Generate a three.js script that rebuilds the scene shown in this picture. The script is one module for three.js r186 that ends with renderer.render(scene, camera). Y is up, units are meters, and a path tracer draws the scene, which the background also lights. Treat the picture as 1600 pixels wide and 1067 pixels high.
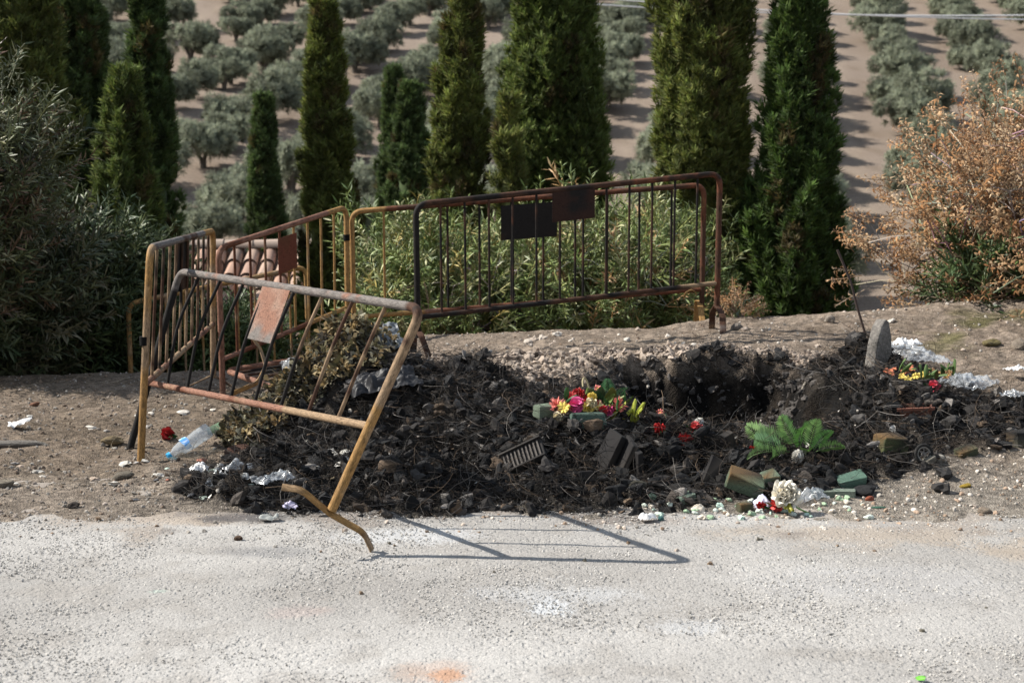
import * as THREE from 'three';
import { mergeGeometries } from 'three/addons/utils/BufferGeometryUtils.js';
import { RoundedBoxGeometry } from 'three/addons/geometries/RoundedBoxGeometry.js';

// ---------- camera, sky, sun, exposure ----------
const scene = new THREE.Scene();
const camera = new THREE.PerspectiveCamera(27.26, 1600 / 1067, 0.1, 2000);
camera.position.set(0, 1.6, 0);
camera.rotation.x = -7.7 * Math.PI / 180;
camera.focus = 6.9;
camera.userData.fStop = 4.0;
const renderer = new THREE.WebGLRenderer();
renderer.toneMapping = THREE.LinearToneMapping;
renderer.toneMappingExposure = 2.15;
renderer.shadowMap.enabled = true;
const SUN = new THREE.Vector3(-1.08, 1.0, -0.15).normalize();
// clear, slightly milky daylight sky: paler towards the horizon, the same all the way round
{
  const w = 64, h = 256, a = new Float32Array(w * h * 4);
  for (let j = 0; j < h; j++) { const el = Math.max(0, (j + 0.5) / h * 180 - 90) / 90, t = Math.pow(1 - el, 2.2); for (let i = 0; i < w; i++) a.set([0.2 + 0.15 * t, 0.25 + 0.125 * t, 0.33 + 0.075 * t, 1], (j * w + i) * 4); }
  const sky = new THREE.DataTexture(a, w, h, THREE.RGBAFormat, THREE.FloatType); sky.mapping = THREE.EquirectangularReflectionMapping; sky.magFilter = THREE.LinearFilter; sky.needsUpdate = true;
  scene.background = sky; scene.environment = sky;
}
const sun = new THREE.DirectionalLight(new THREE.Color(1, 0.95, 0.87), 4.2);
sun.position.copy(SUN).multiplyScalar(60).add(new THREE.Vector3(0, 0, -8));
sun.target.position.set(0, 0, -8);
sun.castShadow = true; sun.shadow.radius = 1;
sun.shadow.mapSize.set(4096, 4096);
Object.assign(sun.shadow.camera, { left: -60, right: 60, top: 60, bottom: -60, near: 1, far: 400 });
scene.add(sun, sun.target);

// ---------- small maths ----------
function mulberry(a) { return () => { a |= 0; a = a + 0x6D2B79F5 | 0; let t = Math.imul(a ^ a >>> 15, 1 | a); t = t + Math.imul(t ^ t >>> 7, 61 | t) ^ t; return ((t ^ t >>> 14) >>> 0) / 4294967296; }; }
const clamp = (v, a = 0, b = 1) => v < a ? a : v > b ? b : v;
const mix = (a, b, t) => a + (b - a) * t;
const sstep = (a, b, v) => { const t = clamp((v - a) / (b - a)); return t * t * (3 - 2 * t); };
const mixc = (a, b, t) => [mix(a[0], b[0], t), mix(a[1], b[1], t), mix(a[2], b[2], t)];
function hash3(x, y, z) { let h = Math.imul(x, 374761393) ^ Math.imul(y, 668265263) ^ Math.imul(z, 2147483629); h = Math.imul(h ^ h >>> 13, 1274126177); return ((h ^ h >>> 16) >>> 0) / 4294967296; }
function n3(x, y, z) {
  const i = Math.floor(x), j = Math.floor(y), k = Math.floor(z); let a = x - i, b = y - j, c = z - k;
  a = a * a * (3 - 2 * a); b = b * b * (3 - 2 * b); c = c * c * (3 - 2 * c);
  const L = (p, q, t) => p + (q - p) * t;
  return L(L(L(hash3(i, j, k), hash3(i + 1, j, k), a), L(hash3(i, j + 1, k), hash3(i + 1, j + 1, k), a), b),
    L(L(hash3(i, j, k + 1), hash3(i + 1, j, k + 1), a), L(hash3(i, j + 1, k + 1), hash3(i + 1, j + 1, k + 1), a), b), c);
}
function n2(x, y, s = 0) {
  const i = Math.floor(x), j = Math.floor(y); let a = x - i, b = y - j; a = a * a * (3 - 2 * a); b = b * b * (3 - 2 * b);
  const p = hash3(i, j, s), q = hash3(i + 1, j, s), r = hash3(i, j + 1, s), t = hash3(i + 1, j + 1, s);
  return (p + (q - p) * a) * (1 - b) + (r + (t - r) * a) * b;
}
function fbm(x, y, o = 4, s = 0) { let v = 0, a = 0.5, f = 1; for (let i = 0; i < o; i++) { v += a * n2(x * f + i * 17.3, y * f - i * 9.1, s + i); f *= 2.03; a *= 0.5; } return v / (1 - Math.pow(0.5, o)); }
function lin(pts, x) { if (x <= pts[0][0]) return pts[0][1]; for (let i = 1; i < pts.length; i++) if (x <= pts[i][0]) { const [a, p] = pts[i - 1], [b, q] = pts[i]; return mix(p, q, sstep(0, 1, (x - a) / (b - a)) * 0.5 + (x - a) / (b - a) * 0.5); } return pts[pts.length - 1][1]; }

// ---------- the lie of the land: height at x, and at d metres in front of the viewer (z = -d) ----------
const CREST = [[-4, 0.0], [-2.6, 0.03], [-1.7, 0.05], [-0.6, 0.3], [0.9, 0.35], [1.55, 0.42], [3.5, 0.54], [9, 0.6]];
const BURN = [[-1.5, 6.32], [-1.1, 6.1], [-0.4, 6.1], [0.3, 6.12], [0.8, 6.2], [1.3, 6.42], [1.7, 6.62], [2.3, 6.85], [2.9, 7.3], [2.7, 7.75], [2.2, 8.25], [1.8, 8.38], [1.2, 8.36], [0.75, 8.25], [0.4, 8.0], [0.0, 7.95], [-0.5, 8.1], [-1.0, 8.2], [-1.35, 7.8], [-1.25, 7.2], [-1.45, 6.8]];
function polyDist(P, x, y) {
  let m = 1e9, ins = false;
  for (let i = 0, j = P.length - 1; i < P.length; j = i++) {
    const [ax, ay] = P[j], [bx, by] = P[i], dx = bx - ax, dy = by - ay, t = clamp(((x - ax) * dx + (y - ay) * dy) / (dx * dx + dy * dy));
    m = Math.min(m, Math.hypot(x - ax - t * dx, y - ay - t * dy));
    if ((by > y) !== (ay > y) && x < (ax - bx) * (y - by) / (ay - by) + bx) ins = !ins;
  }
  return ins ? m : -m;
}
function burnt(x, d) {                                  // 1 inside the burnt heap, 0 outside, with a ragged edge
  if (x < -2.4 || x > 3.6 || d < 5.4 || d > 9.2) return 0;
  const e = polyDist(BURN, x, d) + (fbm(x * 3.2, d * 3.2, 4, 3) - 0.5) * 0.42;
  return sstep(-0.07, 0.07, e);
}
const HEAPS = [[-0.92, 7.75, 0.34, 0.36, 0.4], [-0.42, 7.35, 0.42, 0.4, 0.2], [-0.15, 7.9, 0.3, 0.25, 0.12], [0.1, 7.05, 0.6, 0.4, 0.16], [0.6, 6.95, 0.5, 0.3, 0.15], [1.3, 6.9, 0.55, 0.28, 0.05], [1.95, 7.6, 0.32, 0.34, 0.16], [2.1, 8.05, 0.22, 0.2, 0.2], [-0.9, 6.7, 0.4, 0.35, 0.08], [2.4, 7.3, 0.3, 0.25, 0.06]];
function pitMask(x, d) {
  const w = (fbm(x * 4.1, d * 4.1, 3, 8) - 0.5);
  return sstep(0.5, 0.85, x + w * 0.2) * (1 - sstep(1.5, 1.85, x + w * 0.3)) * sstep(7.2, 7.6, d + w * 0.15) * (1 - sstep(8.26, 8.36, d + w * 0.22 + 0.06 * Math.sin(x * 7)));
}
function nearH(x, d) {
  const lift = mix(sstep(6.9, 8.5, d), clamp((d - 6.2) / 3.5), sstep(0.9, 2.2, x));
  let h = lin(CREST, x) * lift;
  for (const [a, b, r, q, k] of HEAPS) { const u = (x - a) / r, v = (d - b) / q; h += k * Math.exp(-(u * u + v * v) * 0.9); }
  const p = pitMask(x, d);
  h = mix(h, -0.04, p);
  const b = burnt(x, d), soft = sstep(6.1, 6.7, d);
  h += (1 - b) * sstep(7.7, 8.0, d) * (1 - sstep(8.4, 8.9, d)) * sstep(-0.8, -0.3, x) * (1 - sstep(1.6, 2.0, x)) * (fbm(x * 13, d * 13, 4, 71) - 0.5) * 0.12;
  h += b * ((fbm(x * 5, d * 5, 3, 21) - 0.5) * 0.16 + (fbm(x * 14, d * 14, 4, 33) - 0.5) * 0.11 + Math.pow(1 - Math.abs(2 * n2(x * 8.5, d * 8.5, 35) - 1), 2) * 0.055 + (n2(x * 38, d * 38, 37) - 0.5) * 0.018) * (1 - 0.6 * p);
  h += (1 - b) * soft * ((fbm(x * 4, d * 4, 3, 41) - 0.5) * 0.05 + (fbm(x * 19, d * 19, 3, 47) - 0.5) * 0.03);
  return h + 0.008 * (1 - b) - 0.05 * (1 - sstep(5.7, 5.8 + 1.0 * fbm(x * 1.7, d * 1.5, 4, 5), d));   // runs out under the asphalt
}
function farH(x, d) {
  const c = lin(CREST, x * 10 / Math.max(d, 10));
  const down = c - 0.42 * (d - 9.9) * Math.exp(-Math.max(0, d - 9.9) / 9) - 0.155 * Math.max(0, d - 9.9) + (fbm(x * 0.25, d * 0.25, 3, 55) - 0.5) * 0.5 * sstep(11, 20, d);
  const up = -24 + 0.25 * d + (fbm(x * 0.018, d * 0.018, 2, 61) - 0.5) * 5;
  const k = 3.0, m = Math.max(down, up);
  return d < 30 ? down : m + k * Math.log(Math.exp((down - m) / k) + Math.exp((up - m) / k)) - k * Math.log(2) * 0;
}
function H(x, d) { const t = sstep(9.6, 10.6, d); return t <= 0 ? nearH(x, d) : t >= 1 ? farH(x, d) : mix(nearH(x, d), farH(x, d), t); }

// ---------- textures and materials ----------
function tex(n, f, srgb = true) {
  const a = new Uint8Array(n * n * 4);
  for (let j = 0; j < n; j++) for (let i = 0; i < n; i++) { const c = f(i / n, j / n, i, j), k = (j * n + i) * 4; a[k] = clamp(c[0]) * 255; a[k + 1] = clamp(c[1]) * 255; a[k + 2] = clamp(c[2]) * 255; a[k + 3] = 255; }
  const t = new THREE.DataTexture(a, n, n); t.wrapS = t.wrapT = THREE.RepeatWrapping; t.magFilter = t.minFilter = THREE.LinearFilter;
  if (srgb) t.colorSpace = THREE.SRGBColorSpace; t.needsUpdate = true; return t;
}
function wrapNoise(u, v, f, s) {                        // value noise that tiles over the unit square
  const x = u * f, y = v * f, i = Math.floor(x), j = Math.floor(y); let a = x - i, b = y - j; a = a * a * (3 - 2 * a); b = b * b * (3 - 2 * b);
  const m = q => ((q % f) + f) % f, p = hash3(m(i), m(j), s), q = hash3(m(i + 1), m(j), s), r = hash3(m(i), m(j + 1), s), t = hash3(m(i + 1), m(j + 1), s);
  return (p + (q - p) * a) * (1 - b) + (r + (t - r) * a) * b;
}
const wf = (u, v, f, o, s) => { let r = 0, a = 0.5, w = 0; for (let i = 0; i < o; i++) { r += a * wrapNoise(u, v, f, s + i); w += a; a *= 0.55; f *= 2; } return r / w; };
const grain = tex(1024, (u, v) => { const g = 0.72 + 0.5 * (wf(u, v, 32, 5, 1) - 0.5) + 0.36 * (wrapNoise(u, v, 400, 7) - 0.5) + 0.2 * (wf(u, v, 5, 3, 12) - 0.5); return [g * 1.02, g, g * 0.97]; });
const grainBump = tex(1024, (u, v) => { const g = 0.5 * wf(u, v, 24, 4, 21) + 0.5 * Math.pow(wrapNoise(u, v, 128, 27), 2); return [g, g, g]; }, false);
// stony asphalt relief: grit with pits between
const chips = tex(1024, (u, v) => { const a = wrapNoise(u, v, 64, 201), b = wrapNoise(u, v, 130, 202), c = wrapNoise(u, v, 250, 203), w = wf(u, v, 9, 3, 207), g = 0.62 + 0.22 * (b - 0.5) + 0.3 * (c - 0.5) - 0.5 * sstep(0.62, 0.85, a * 0.7 + w * 0.42) + 0.2 * w; return [g, g, g]; }, false);
const flake = tex(512, (u, v) => { const a = wf(u, v, 12, 4, 91), b = wf(u, v, 60, 3, 95); const g = 0.75 + 0.6 * (a - 0.5) + 0.5 * (b - 0.5) - (a > 0.6 ? 0.16 : 0); return [g, g * 0.98, g * 0.95]; });
const rep = (t, x, y = x) => { const c = t.clone(); c.repeat.set(x, y); c.needsUpdate = true; return c; };
function mat(o) { return new THREE.MeshStandardMaterial({ roughness: 0.9, metalness: 0, ...o }); }
const rgb = (r, g, b) => new THREE.Color().setRGB(r, g, b);
const M = {
  ground: new THREE.MeshPhysicalMaterial({ vertexColors: true, map: rep(grain, 1.1), bumpMap: rep(grainBump, 1.7), bumpScale: 0.012, roughness: 1, specularIntensity: 0.25 }),
  metal: new THREE.MeshPhysicalMaterial({ vertexColors: true, specularIntensity: 0.4, map: rep(flake, 3, 1.6), bumpMap: rep(flake, 3, 1.6), bumpScale: 0.0008, roughness: 0.78, metalness: 0, side: THREE.DoubleSide }),
  vc: mat({ vertexColors: true, side: THREE.DoubleSide }),
  vcGrain: mat({ vertexColors: true, map: rep(grain, 3), bumpMap: rep(grainBump, 4), bumpScale: 0.006, side: THREE.DoubleSide }),
  foliage: new THREE.MeshPhysicalMaterial({ vertexColors: true, roughness: 0.95, specularIntensity: 0.3, transmission: 0.3, thickness: 0, side: THREE.DoubleSide }),
  leaf: new THREE.MeshPhysicalMaterial({ vertexColors: true, roughness: 0.5, specularIntensity: 0.6, side: THREE.DoubleSide }),
  char: new THREE.MeshPhysicalMaterial({ vertexColors: true, roughness: 0.9, specularIntensity: 0.5, side: THREE.DoubleSide }),
  petal: new THREE.MeshPhysicalMaterial({ vertexColors: true, roughness: 0.7, side: THREE.DoubleSide, sheen: 0.3, sheenRoughness: 0.5 }),
  bag: new THREE.MeshPhysicalMaterial({ color: rgb(0.8, 0.83, 0.86), roughness: 0.16, transmission: 0.78, thickness: 0, side: THREE.DoubleSide }),
  bagWhite: mat({ color: rgb(0.62, 0.61, 0.6), roughness: 0.5, side: THREE.DoubleSide }),
  pet: new THREE.MeshPhysicalMaterial({ color: rgb(0.88, 0.93, 0.97), roughness: 0.12, transmission: 0.8, thickness: 0, side: THREE.DoubleSide }),
};

// ---------- object helpers ----------
const used = new Map();
function numbered(n) { const k = used.get(n) || 0; used.set(n, k + 1); return k ? `${n}_${String(k).padStart(3, '0')}` : n; }
function shadows(o) { o.castShadow = true; o.receiveShadow = true; return o; }
function tag(o, label, category, group, kind) { o.userData.label = label; if (category) o.userData.category = category; if (group) o.userData.group = group; if (kind) o.userData.kind = kind; return o; }
function thing(name, label, category, pos, group) { const o = new THREE.Group(); o.name = numbered(name); o.position.set(...pos); scene.add(o); return tag(o, label, category, group); }
// a part whose geometry is given in world coordinates
function part(name, geo, m, parent) {
  const p = new THREE.Vector3(); for (let q = parent; q && q !== scene; q = q.parent) p.add(q.position);
  geo.translate(-p.x, -p.y, -p.z); const o = shadows(new THREE.Mesh(geo, m)); o.name = name; parent.add(o); return o;
}
// a part in the thing's own axes
function piece(name, geo, m, parent, pos, rot) { const o = shadows(new THREE.Mesh(geo, m)); o.name = name; if (pos) o.position.set(...pos); if (rot) o.rotation.set(...rot); parent.add(o); return o; }
function single(name, geo, m, label, category, pos, rot, group) { const o = shadows(new THREE.Mesh(geo, m)); o.name = numbered(name); if (pos) o.position.set(...pos); if (rot) o.rotation.set(...rot); scene.add(o); return tag(o, label, category, group); }
function paint(geo, f) {                                 // vertex colours from a function of position
  const p = geo.attributes.position, c = new Float32Array(p.count * 3);
  for (let i = 0; i < p.count; i++) { const k = typeof f === 'function' ? f(p.getX(i), p.getY(i), p.getZ(i), i) : f; c[3 * i] = k[0]; c[3 * i + 1] = k[1]; c[3 * i + 2] = k[2]; }
  geo.setAttribute('color', new THREE.BufferAttribute(c, 3)); return geo;
}
function geoFrom(pos, idx, uv, col) {
  const g = new THREE.BufferGeometry(); g.setAttribute('position', new THREE.Float32BufferAttribute(pos, 3));
  if (uv) g.setAttribute('uv', new THREE.Float32BufferAttribute(uv, 2)); else g.setAttribute('uv', new THREE.Float32BufferAttribute(new Float32Array(pos.length / 3 * 2), 2));
  if (col) g.setAttribute('color', new THREE.Float32BufferAttribute(col, 3)); g.setIndex(idx); g.computeVertexNormals(); return g;
}
const V = (x, y, z) => new THREE.Vector3(x, y, z);
// a path through points with rounded corners of radius r, sampled every step
function fillet(pts, r, step = 0.03) {
  const out = []; const P = pts.map(p => V(...p));
  const seg = (a, b) => { const n = Math.max(1, Math.round(a.distanceTo(b) / step)); for (let i = out.length ? 1 : 0; i <= n; i++) out.push(a.clone().lerp(b, i / n)); };
  let at = P[0];
  for (let i = 1; i < P.length - 1; i++) {
    const q = P[i], a = q.clone().add(P[i - 1].clone().sub(q).setLength(r)), b = q.clone().add(P[i + 1].clone().sub(q).setLength(r));
    seg(at, a); for (let k = 1; k <= 7; k++) { const t = k / 8; out.push(a.clone().multiplyScalar((1 - t) * (1 - t)).addScaledVector(q, 2 * t * (1 - t)).addScaledVector(b, t * t)); } out.push(b.clone()); at = b;
  }
  seg(at, P[P.length - 1]); return out;
}
// sweeps a closed outline (list of [a, b]) along a list of points; col(p, t) colours it
function sweep(path, outline, col, upHint, taper) {
  const n = outline.length, pos = [], uv = [], idx = [], c = []; let len = 0; let nrm = null;
  for (let i = 0; i < path.length; i++) {
    const t = path[Math.min(i + 1, path.length - 1)].clone().sub(path[Math.max(i - 1, 0)]).normalize();
    if (upHint) nrm = upHint.clone().addScaledVector(t, -upHint.dot(t)).normalize();
    else if (!nrm) { nrm = Math.abs(t.y) < 0.9 ? V(0, 1, 0) : V(1, 0, 0); nrm.addScaledVector(t, -nrm.dot(t)).normalize(); }
    else nrm = nrm.clone().addScaledVector(t, -nrm.dot(t)).normalize();
    const b = t.clone().cross(nrm); if (i) len += path[i].distanceTo(path[i - 1]);
    const k = taper ? taper(i / (path.length - 1)) : 1;
    for (let j = 0; j <= n; j++) { const [u, v] = outline[j % n]; const p = path[i].clone().addScaledVector(nrm, u * k).addScaledVector(b, v * k); pos.push(p.x, p.y, p.z); uv.push(j / n * 0.4, len); const q = col ? col(p, i / (path.length - 1)) : [1, 1, 1]; c.push(...q); }
  }
  const w = n + 1;
  for (let i = 0; i < path.length - 1; i++) for (let j = 0; j < n; j++) { const a = i * w + j; idx.push(a, a + 1, a + w, a + 1, a + w + 1, a + w); }
  for (const i of [0, path.length - 1]) { const s = pos.length / 3; for (let j = 0; j < n; j++) { const k = 3 * (i * w + j); pos.push(pos[k], pos[k + 1], pos[k + 2]); uv.push(0, 0); c.push(c[k], c[k + 1], c[k + 2]); } for (let j = 1; j < n - 1; j++) i ? idx.push(s, s + j + 1, s + j) : idx.push(s, s + j, s + j + 1); }
  return geoFrom(pos, idx, uv, c);
}
const ring = (r, n = 10) => Array.from({ length: n }, (_, i) => [r * Math.cos(i / n * 2 * Math.PI), r * Math.sin(i / n * 2 * Math.PI)]);
const strap = (w, t) => [[-t / 2, -w / 2], [-t / 2, w / 2], [t / 2, w / 2], [t / 2, -w / 2]];
// uneven lump of stone, char or foam
function lump(r, seed, detail = 1, rough = 0.5, sx = 1, sy = 1, sz = 1) {
  const g = new THREE.IcosahedronGeometry(r, detail); const p = g.attributes.position;
  for (let i = 0; i < p.count; i++) { const x = p.getX(i), y = p.getY(i), z = p.getZ(i), k = 1 + rough * (n3(x / r * 1.3 + seed * 7.1, y / r * 1.3 + seed * 3.3, z / r * 1.3 + 5) - 0.5) * 2; p.setXYZ(i, x * k * sx, y * k * sy, z * k * sz); }
  g.computeVertexNormals(); return g;
}
function noisy(geo, amp, freq, seed = 0) { const p = geo.attributes.position; for (let i = 0; i < p.count; i++) { const x = p.getX(i), y = p.getY(i), z = p.getZ(i); p.setXYZ(i, x + amp * (n3(x * freq + seed, y * freq, z * freq) - 0.5), y + amp * (n3(x * freq, y * freq + 31 + seed, z * freq) - 0.5), z + amp * (n3(x * freq, y * freq, z * freq + 57 + seed) - 0.5)); } geo.computeVertexNormals(); return geo; }
const _m = new THREE.Matrix4(), _q = new THREE.Quaternion(), _s = V(1, 1, 1), _e = new THREE.Euler();
function instances(name, geo, m, list, parent = scene) {   // list of {p, q, s, c}
  const o = new THREE.InstancedMesh(geo, m, list.length); o.name = parent === scene ? numbered(name) : name; shadows(o);
  const col = new THREE.Color();
  list.forEach((e, i) => { _s.set(...(Array.isArray(e.s) ? e.s : [e.s, e.s, e.s])); o.setMatrixAt(i, _m.compose(e.p, e.q, _s)); o.setColorAt(i, col.setRGB(...(e.c || [1, 1, 1]))); });
  o.userData.kind = 'stuff'; parent.add(o); return o;
}
const quatUp = (dir, spin) => new THREE.Quaternion().setFromUnitVectors(V(0, 1, 0), dir).multiply(new THREE.Quaternion().setFromAxisAngle(V(0, 1, 0), spin));
const G = (x, d) => Math.max(H(x, d), d < 6.75 ? 0 : -99);  // what things rest on

// ---------- the ground ----------
function axis(spans) { const out = []; for (const [a, b, s0, s1] of spans) { let x = a; const L = b - a; while (x < b - 1e-6) { out.push(x); x += mix(s0, s1, (x - a) / L); } } out.push(spans[spans.length - 1][1]); return out; }
function groundColour(x, d) {
  const tone = fbm(x * 1.3, d * 1.3, 4, 101), fine = fbm(x * 9, d * 9, 3, 103), spec = n2(x * 45, d * 45, 107);
  let c = mixc([0.31, 0.25, 0.205], [0.43, 0.365, 0.31], tone); c = mixc(c, [0.2, 0.155, 0.12], sstep(0.52, 0.75, fine) * 0.5);
  const left = 1 - sstep(-2.0, -0.9, x);
  c = mixc(c, mixc([0.2, 0.16, 0.125], [0.34, 0.28, 0.225], fine), left * sstep(0.35, 0.6, tone));
  c = mixc(c, mixc([0.36, 0.335, 0.3], [0.46, 0.43, 0.39], tone), (1 - sstep(6.3, 7.3, d + (fine - 0.5) * 0.6)) * (1 - left * 0.6) * 0.85);
  const moss = sstep(0.5, 0.7, fbm(x * 2.2, d * 3.4, 4, 111)) * sstep(2.3, 2.9, x) * sstep(8.1, 8.6, d) * (1 - sstep(9.3, 9.9, d));
  c = mixc(c, [0.13, 0.135, 0.04], moss * 0.75);
  const b = burnt(x, d), p = pitMask(x, d), halo = sstep(-0.6, 0.1, polyDist(BURN, x, d) + (fbm(x * 5, d * 5, 3, 117) - 0.5) * 0.5);
  c = mixc(c, [0.12, 0.105, 0.095], halo * 0.4 * sstep(0.35, 0.6, fbm(x * 7, d * 7, 3, 119)));
  c = c.map(v => v * 0.9);
  const ash = mixc([0.011, 0.0105, 0.0105], mixc([0.045, 0.037, 0.031], [0.12, 0.11, 0.1], spec), sstep(0.42, 0.72, fbm(x * 6, d * 6, 4, 121)));
  const back = sstep(8.2, 8.5, d + (fine - 0.5) * 0.3) * (1 - p);
  c = mixc(c, ash, b * (1 - back * 0.85));
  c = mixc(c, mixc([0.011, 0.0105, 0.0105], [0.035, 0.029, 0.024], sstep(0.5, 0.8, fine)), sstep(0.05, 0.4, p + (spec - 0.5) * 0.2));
  return c;
}
function terrain(name, xs, ds, colour) {
  const pos = [], uv = [], idx = [], col = [];
  for (const d of ds) for (const x of xs) { const y = H(x, d); pos.push(x, y, -d); uv.push(x, d + y * 0.8); col.push(...colour(x, d)); }
  const w = xs.length; for (let j = 0; j < ds.length - 1; j++) for (let i = 0; i < w - 1; i++) { const a = j * w + i; idx.push(a, a + 1, a + w, a + 1, a + w + 1, a + w); }
  const o = shadows(new THREE.Mesh(geoFrom(pos, idx, uv, col), M.ground)); o.name = name; o.userData.kind = 'structure'; scene.add(o); return o;
}
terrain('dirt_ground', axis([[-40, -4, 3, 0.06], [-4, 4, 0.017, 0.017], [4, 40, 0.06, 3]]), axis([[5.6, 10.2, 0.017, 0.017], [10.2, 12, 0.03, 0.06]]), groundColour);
function soil(x, d) {
  if (d < 45) { const t = fbm(x * 0.9, d * 0.9, 4, 131); return mixc([0.09, 0.075, 0.05], [0.2, 0.165, 0.12], t); }
  const u = x - 0.18 * d, rut = Math.pow(Math.abs(Math.sin((u / 8.7) * Math.PI * 2)), 14);
  let c = mixc([0.32, 0.26, 0.22], [0.43, 0.36, 0.31], fbm(x * 0.12, d * 0.12, 4, 137));
  c = mixc(c, [0.25, 0.195, 0.15], sstep(0.55, 0.8, fbm(x * 0.7, d * 0.35, 3, 139)) * 0.5);
  return mixc(c, [0.54, 0.46, 0.38], rut * 0.4);
}
terrain('hillside_ground', axis([[-260, -60, 12, 1.6], [-60, 70, 0.8, 0.8], [70, 260, 1.6, 12]]), axis([[12, 40, 0.12, 0.6], [40, 210, 0.6, 0.9], [210, 420, 2, 14]]), soil);

// asphalt: pale, worn, with scraps of paint and powder spilt on it
{
  const n = 2048, a = new Uint8Array(n * n * 4), X0 = -3, X1 = 3, D0 = 2.2, D1 = 7.2;
  const spots = [[-0.198, 4.15, 0.06, 0.07, [0.72, 0.36, 0.18], 0.75], [-0.22, 4.2, 0.13, 0.12, [0.7, 0.45, 0.32], 0.35], [0.137, 4.81, 0.1, 0.13, [0.86, 0.88, 0.9], 0.9], [0.2, 4.95, 0.3, 0.16, [0.78, 0.79, 0.8], 0.5], [-0.45, 5.75, 0.3, 0.14, [0.82, 0.83, 0.84], 0.65], [-1.3, 5.0, 0.05, 0.03, [0.6, 0.75, 0.65], 0.5], [0.62, 4.6, 0.12, 0.08, [0.78, 0.79, 0.8], 0.5], [1.35, 5.1, 0.5, 0.25, [0.74, 0.74, 0.75], 0.3], [2.2, 5.5, 0.35, 0.2, [0.62, 0.48, 0.34], 0.45], [-1.5, 6.05, 0.55, 0.16, [0.6, 0.47, 0.35], 0.55], [1.45, 5.75, 0.55, 0.16, [0.62, 0.5, 0.38], 0.5], [-0.95, 5.5, 0.2, 0.1, [0.3, 0.3, 0.31], 0.5], [-1.15, 6.05, 0.22, 0.1, [0.09, 0.09, 0.1], 0.8], [0.5, 6.0, 0.4, 0.1, [0.42, 0.35, 0.3], 0.6], [-0.75, 4.75, 0.12, 0.08, [0.66, 0.5, 0.46], 0.3]];
  for (let j = 0; j < n; j++) for (let i = 0; i < n; i++) {
    const x = mix(X0, X1, i / n), d = mix(D0, D1, j / n);
    const t = fbm(x * 0.9, d * 1.4, 4, 151), m = fbm(x * 6, d * 6, 3, 157), f = n2(x * 160, d * 160, 163), g = n2(x * 330, d * 330, 167);
    let c = mixc([0.48, 0.455, 0.425], [0.72, 0.695, 0.66], clamp(t * 1.9 - 0.45)); c = mixc(c, [0.46, 0.425, 0.385], sstep(0.5, 0.75, m) * 0.45);
    const k = 0.78 + 0.3 * f + 0.16 * g - (f < 0.13 ? 0.22 : 0); c = c.map(v => v * k);
    for (const [sx, sd, rx, rd, sc, w] of spots) { const u = (x - sx) / rx, v = (d - sd) / rd, e = u * u + v * v; if (e < 4) c = mixc(c, sc, w * sstep(0.25, 0.75, Math.exp(-e) + (m - 0.5) * 0.9 + (f - 0.5) * 0.5)); }
    const spill = d - 5.98 + (fbm(x * 2.6, d * 4, 4, 181) - 0.5) * 1.1 + (f - 0.5) * 0.25; if (spill > -0.2) c = mixc(c, x > -1.5 && x < 1.25 ? mixc([0.24, 0.215, 0.2], [0.5, 0.43, 0.37], m) : mixc([0.4, 0.33, 0.27], [0.6, 0.53, 0.46], m), sstep(-0.12, 0.14, spill) * 0.85);
    const o = (j * n + i) * 4; for (let q = 0; q < 3; q++) a[o + q] = clamp(Math.pow(clamp(c[q] * 0.5), 1 / 2.2)) * 255; a[o + 3] = 255;
  }
  const map = new THREE.DataTexture(a, n, n); map.wrapS = map.wrapT = THREE.MirroredRepeatWrapping; map.magFilter = THREE.LinearFilter; map.colorSpace = THREE.SRGBColorSpace; map.needsUpdate = true;
  const xs = axis([[-40, -3, 4, 0.1], [-3, 3, 0.03, 0.03], [3, 40, 0.1, 4]]), ds = axis([[-20, 3.8, 3, 0.05], [3.8, 6.8, 0.03, 0.03]]);
  const pos = [], uv = [], idx = [];
  for (const d of ds) for (const x of xs) { pos.push(x, (fbm(x * 1.7, d * 1.7, 3, 171) - 0.55) * 0.014 + (fbm(x * 11, d * 11, 2, 173) - 0.5) * 0.008, -d); uv.push((x - X0) / (X1 - X0), (d - D0) / (D1 - D0)); }
  const w = xs.length; for (let j = 0; j < ds.length - 1; j++) for (let i = 0; i < w - 1; i++) { const q = j * w + i; idx.push(q, q + 1, q + w, q + 1, q + w + 1, q + w); }
  const o = shadows(new THREE.Mesh(geoFrom(pos, idx, uv), new THREE.MeshPhysicalMaterial({ map, bumpMap: rep(chips, 7, 6), bumpScale: 0.006, roughness: 0.97, specularIntensity: 0.25 }))); o.name = 'asphalt_road'; o.userData.kind = 'structure'; scene.add(o);
}

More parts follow.
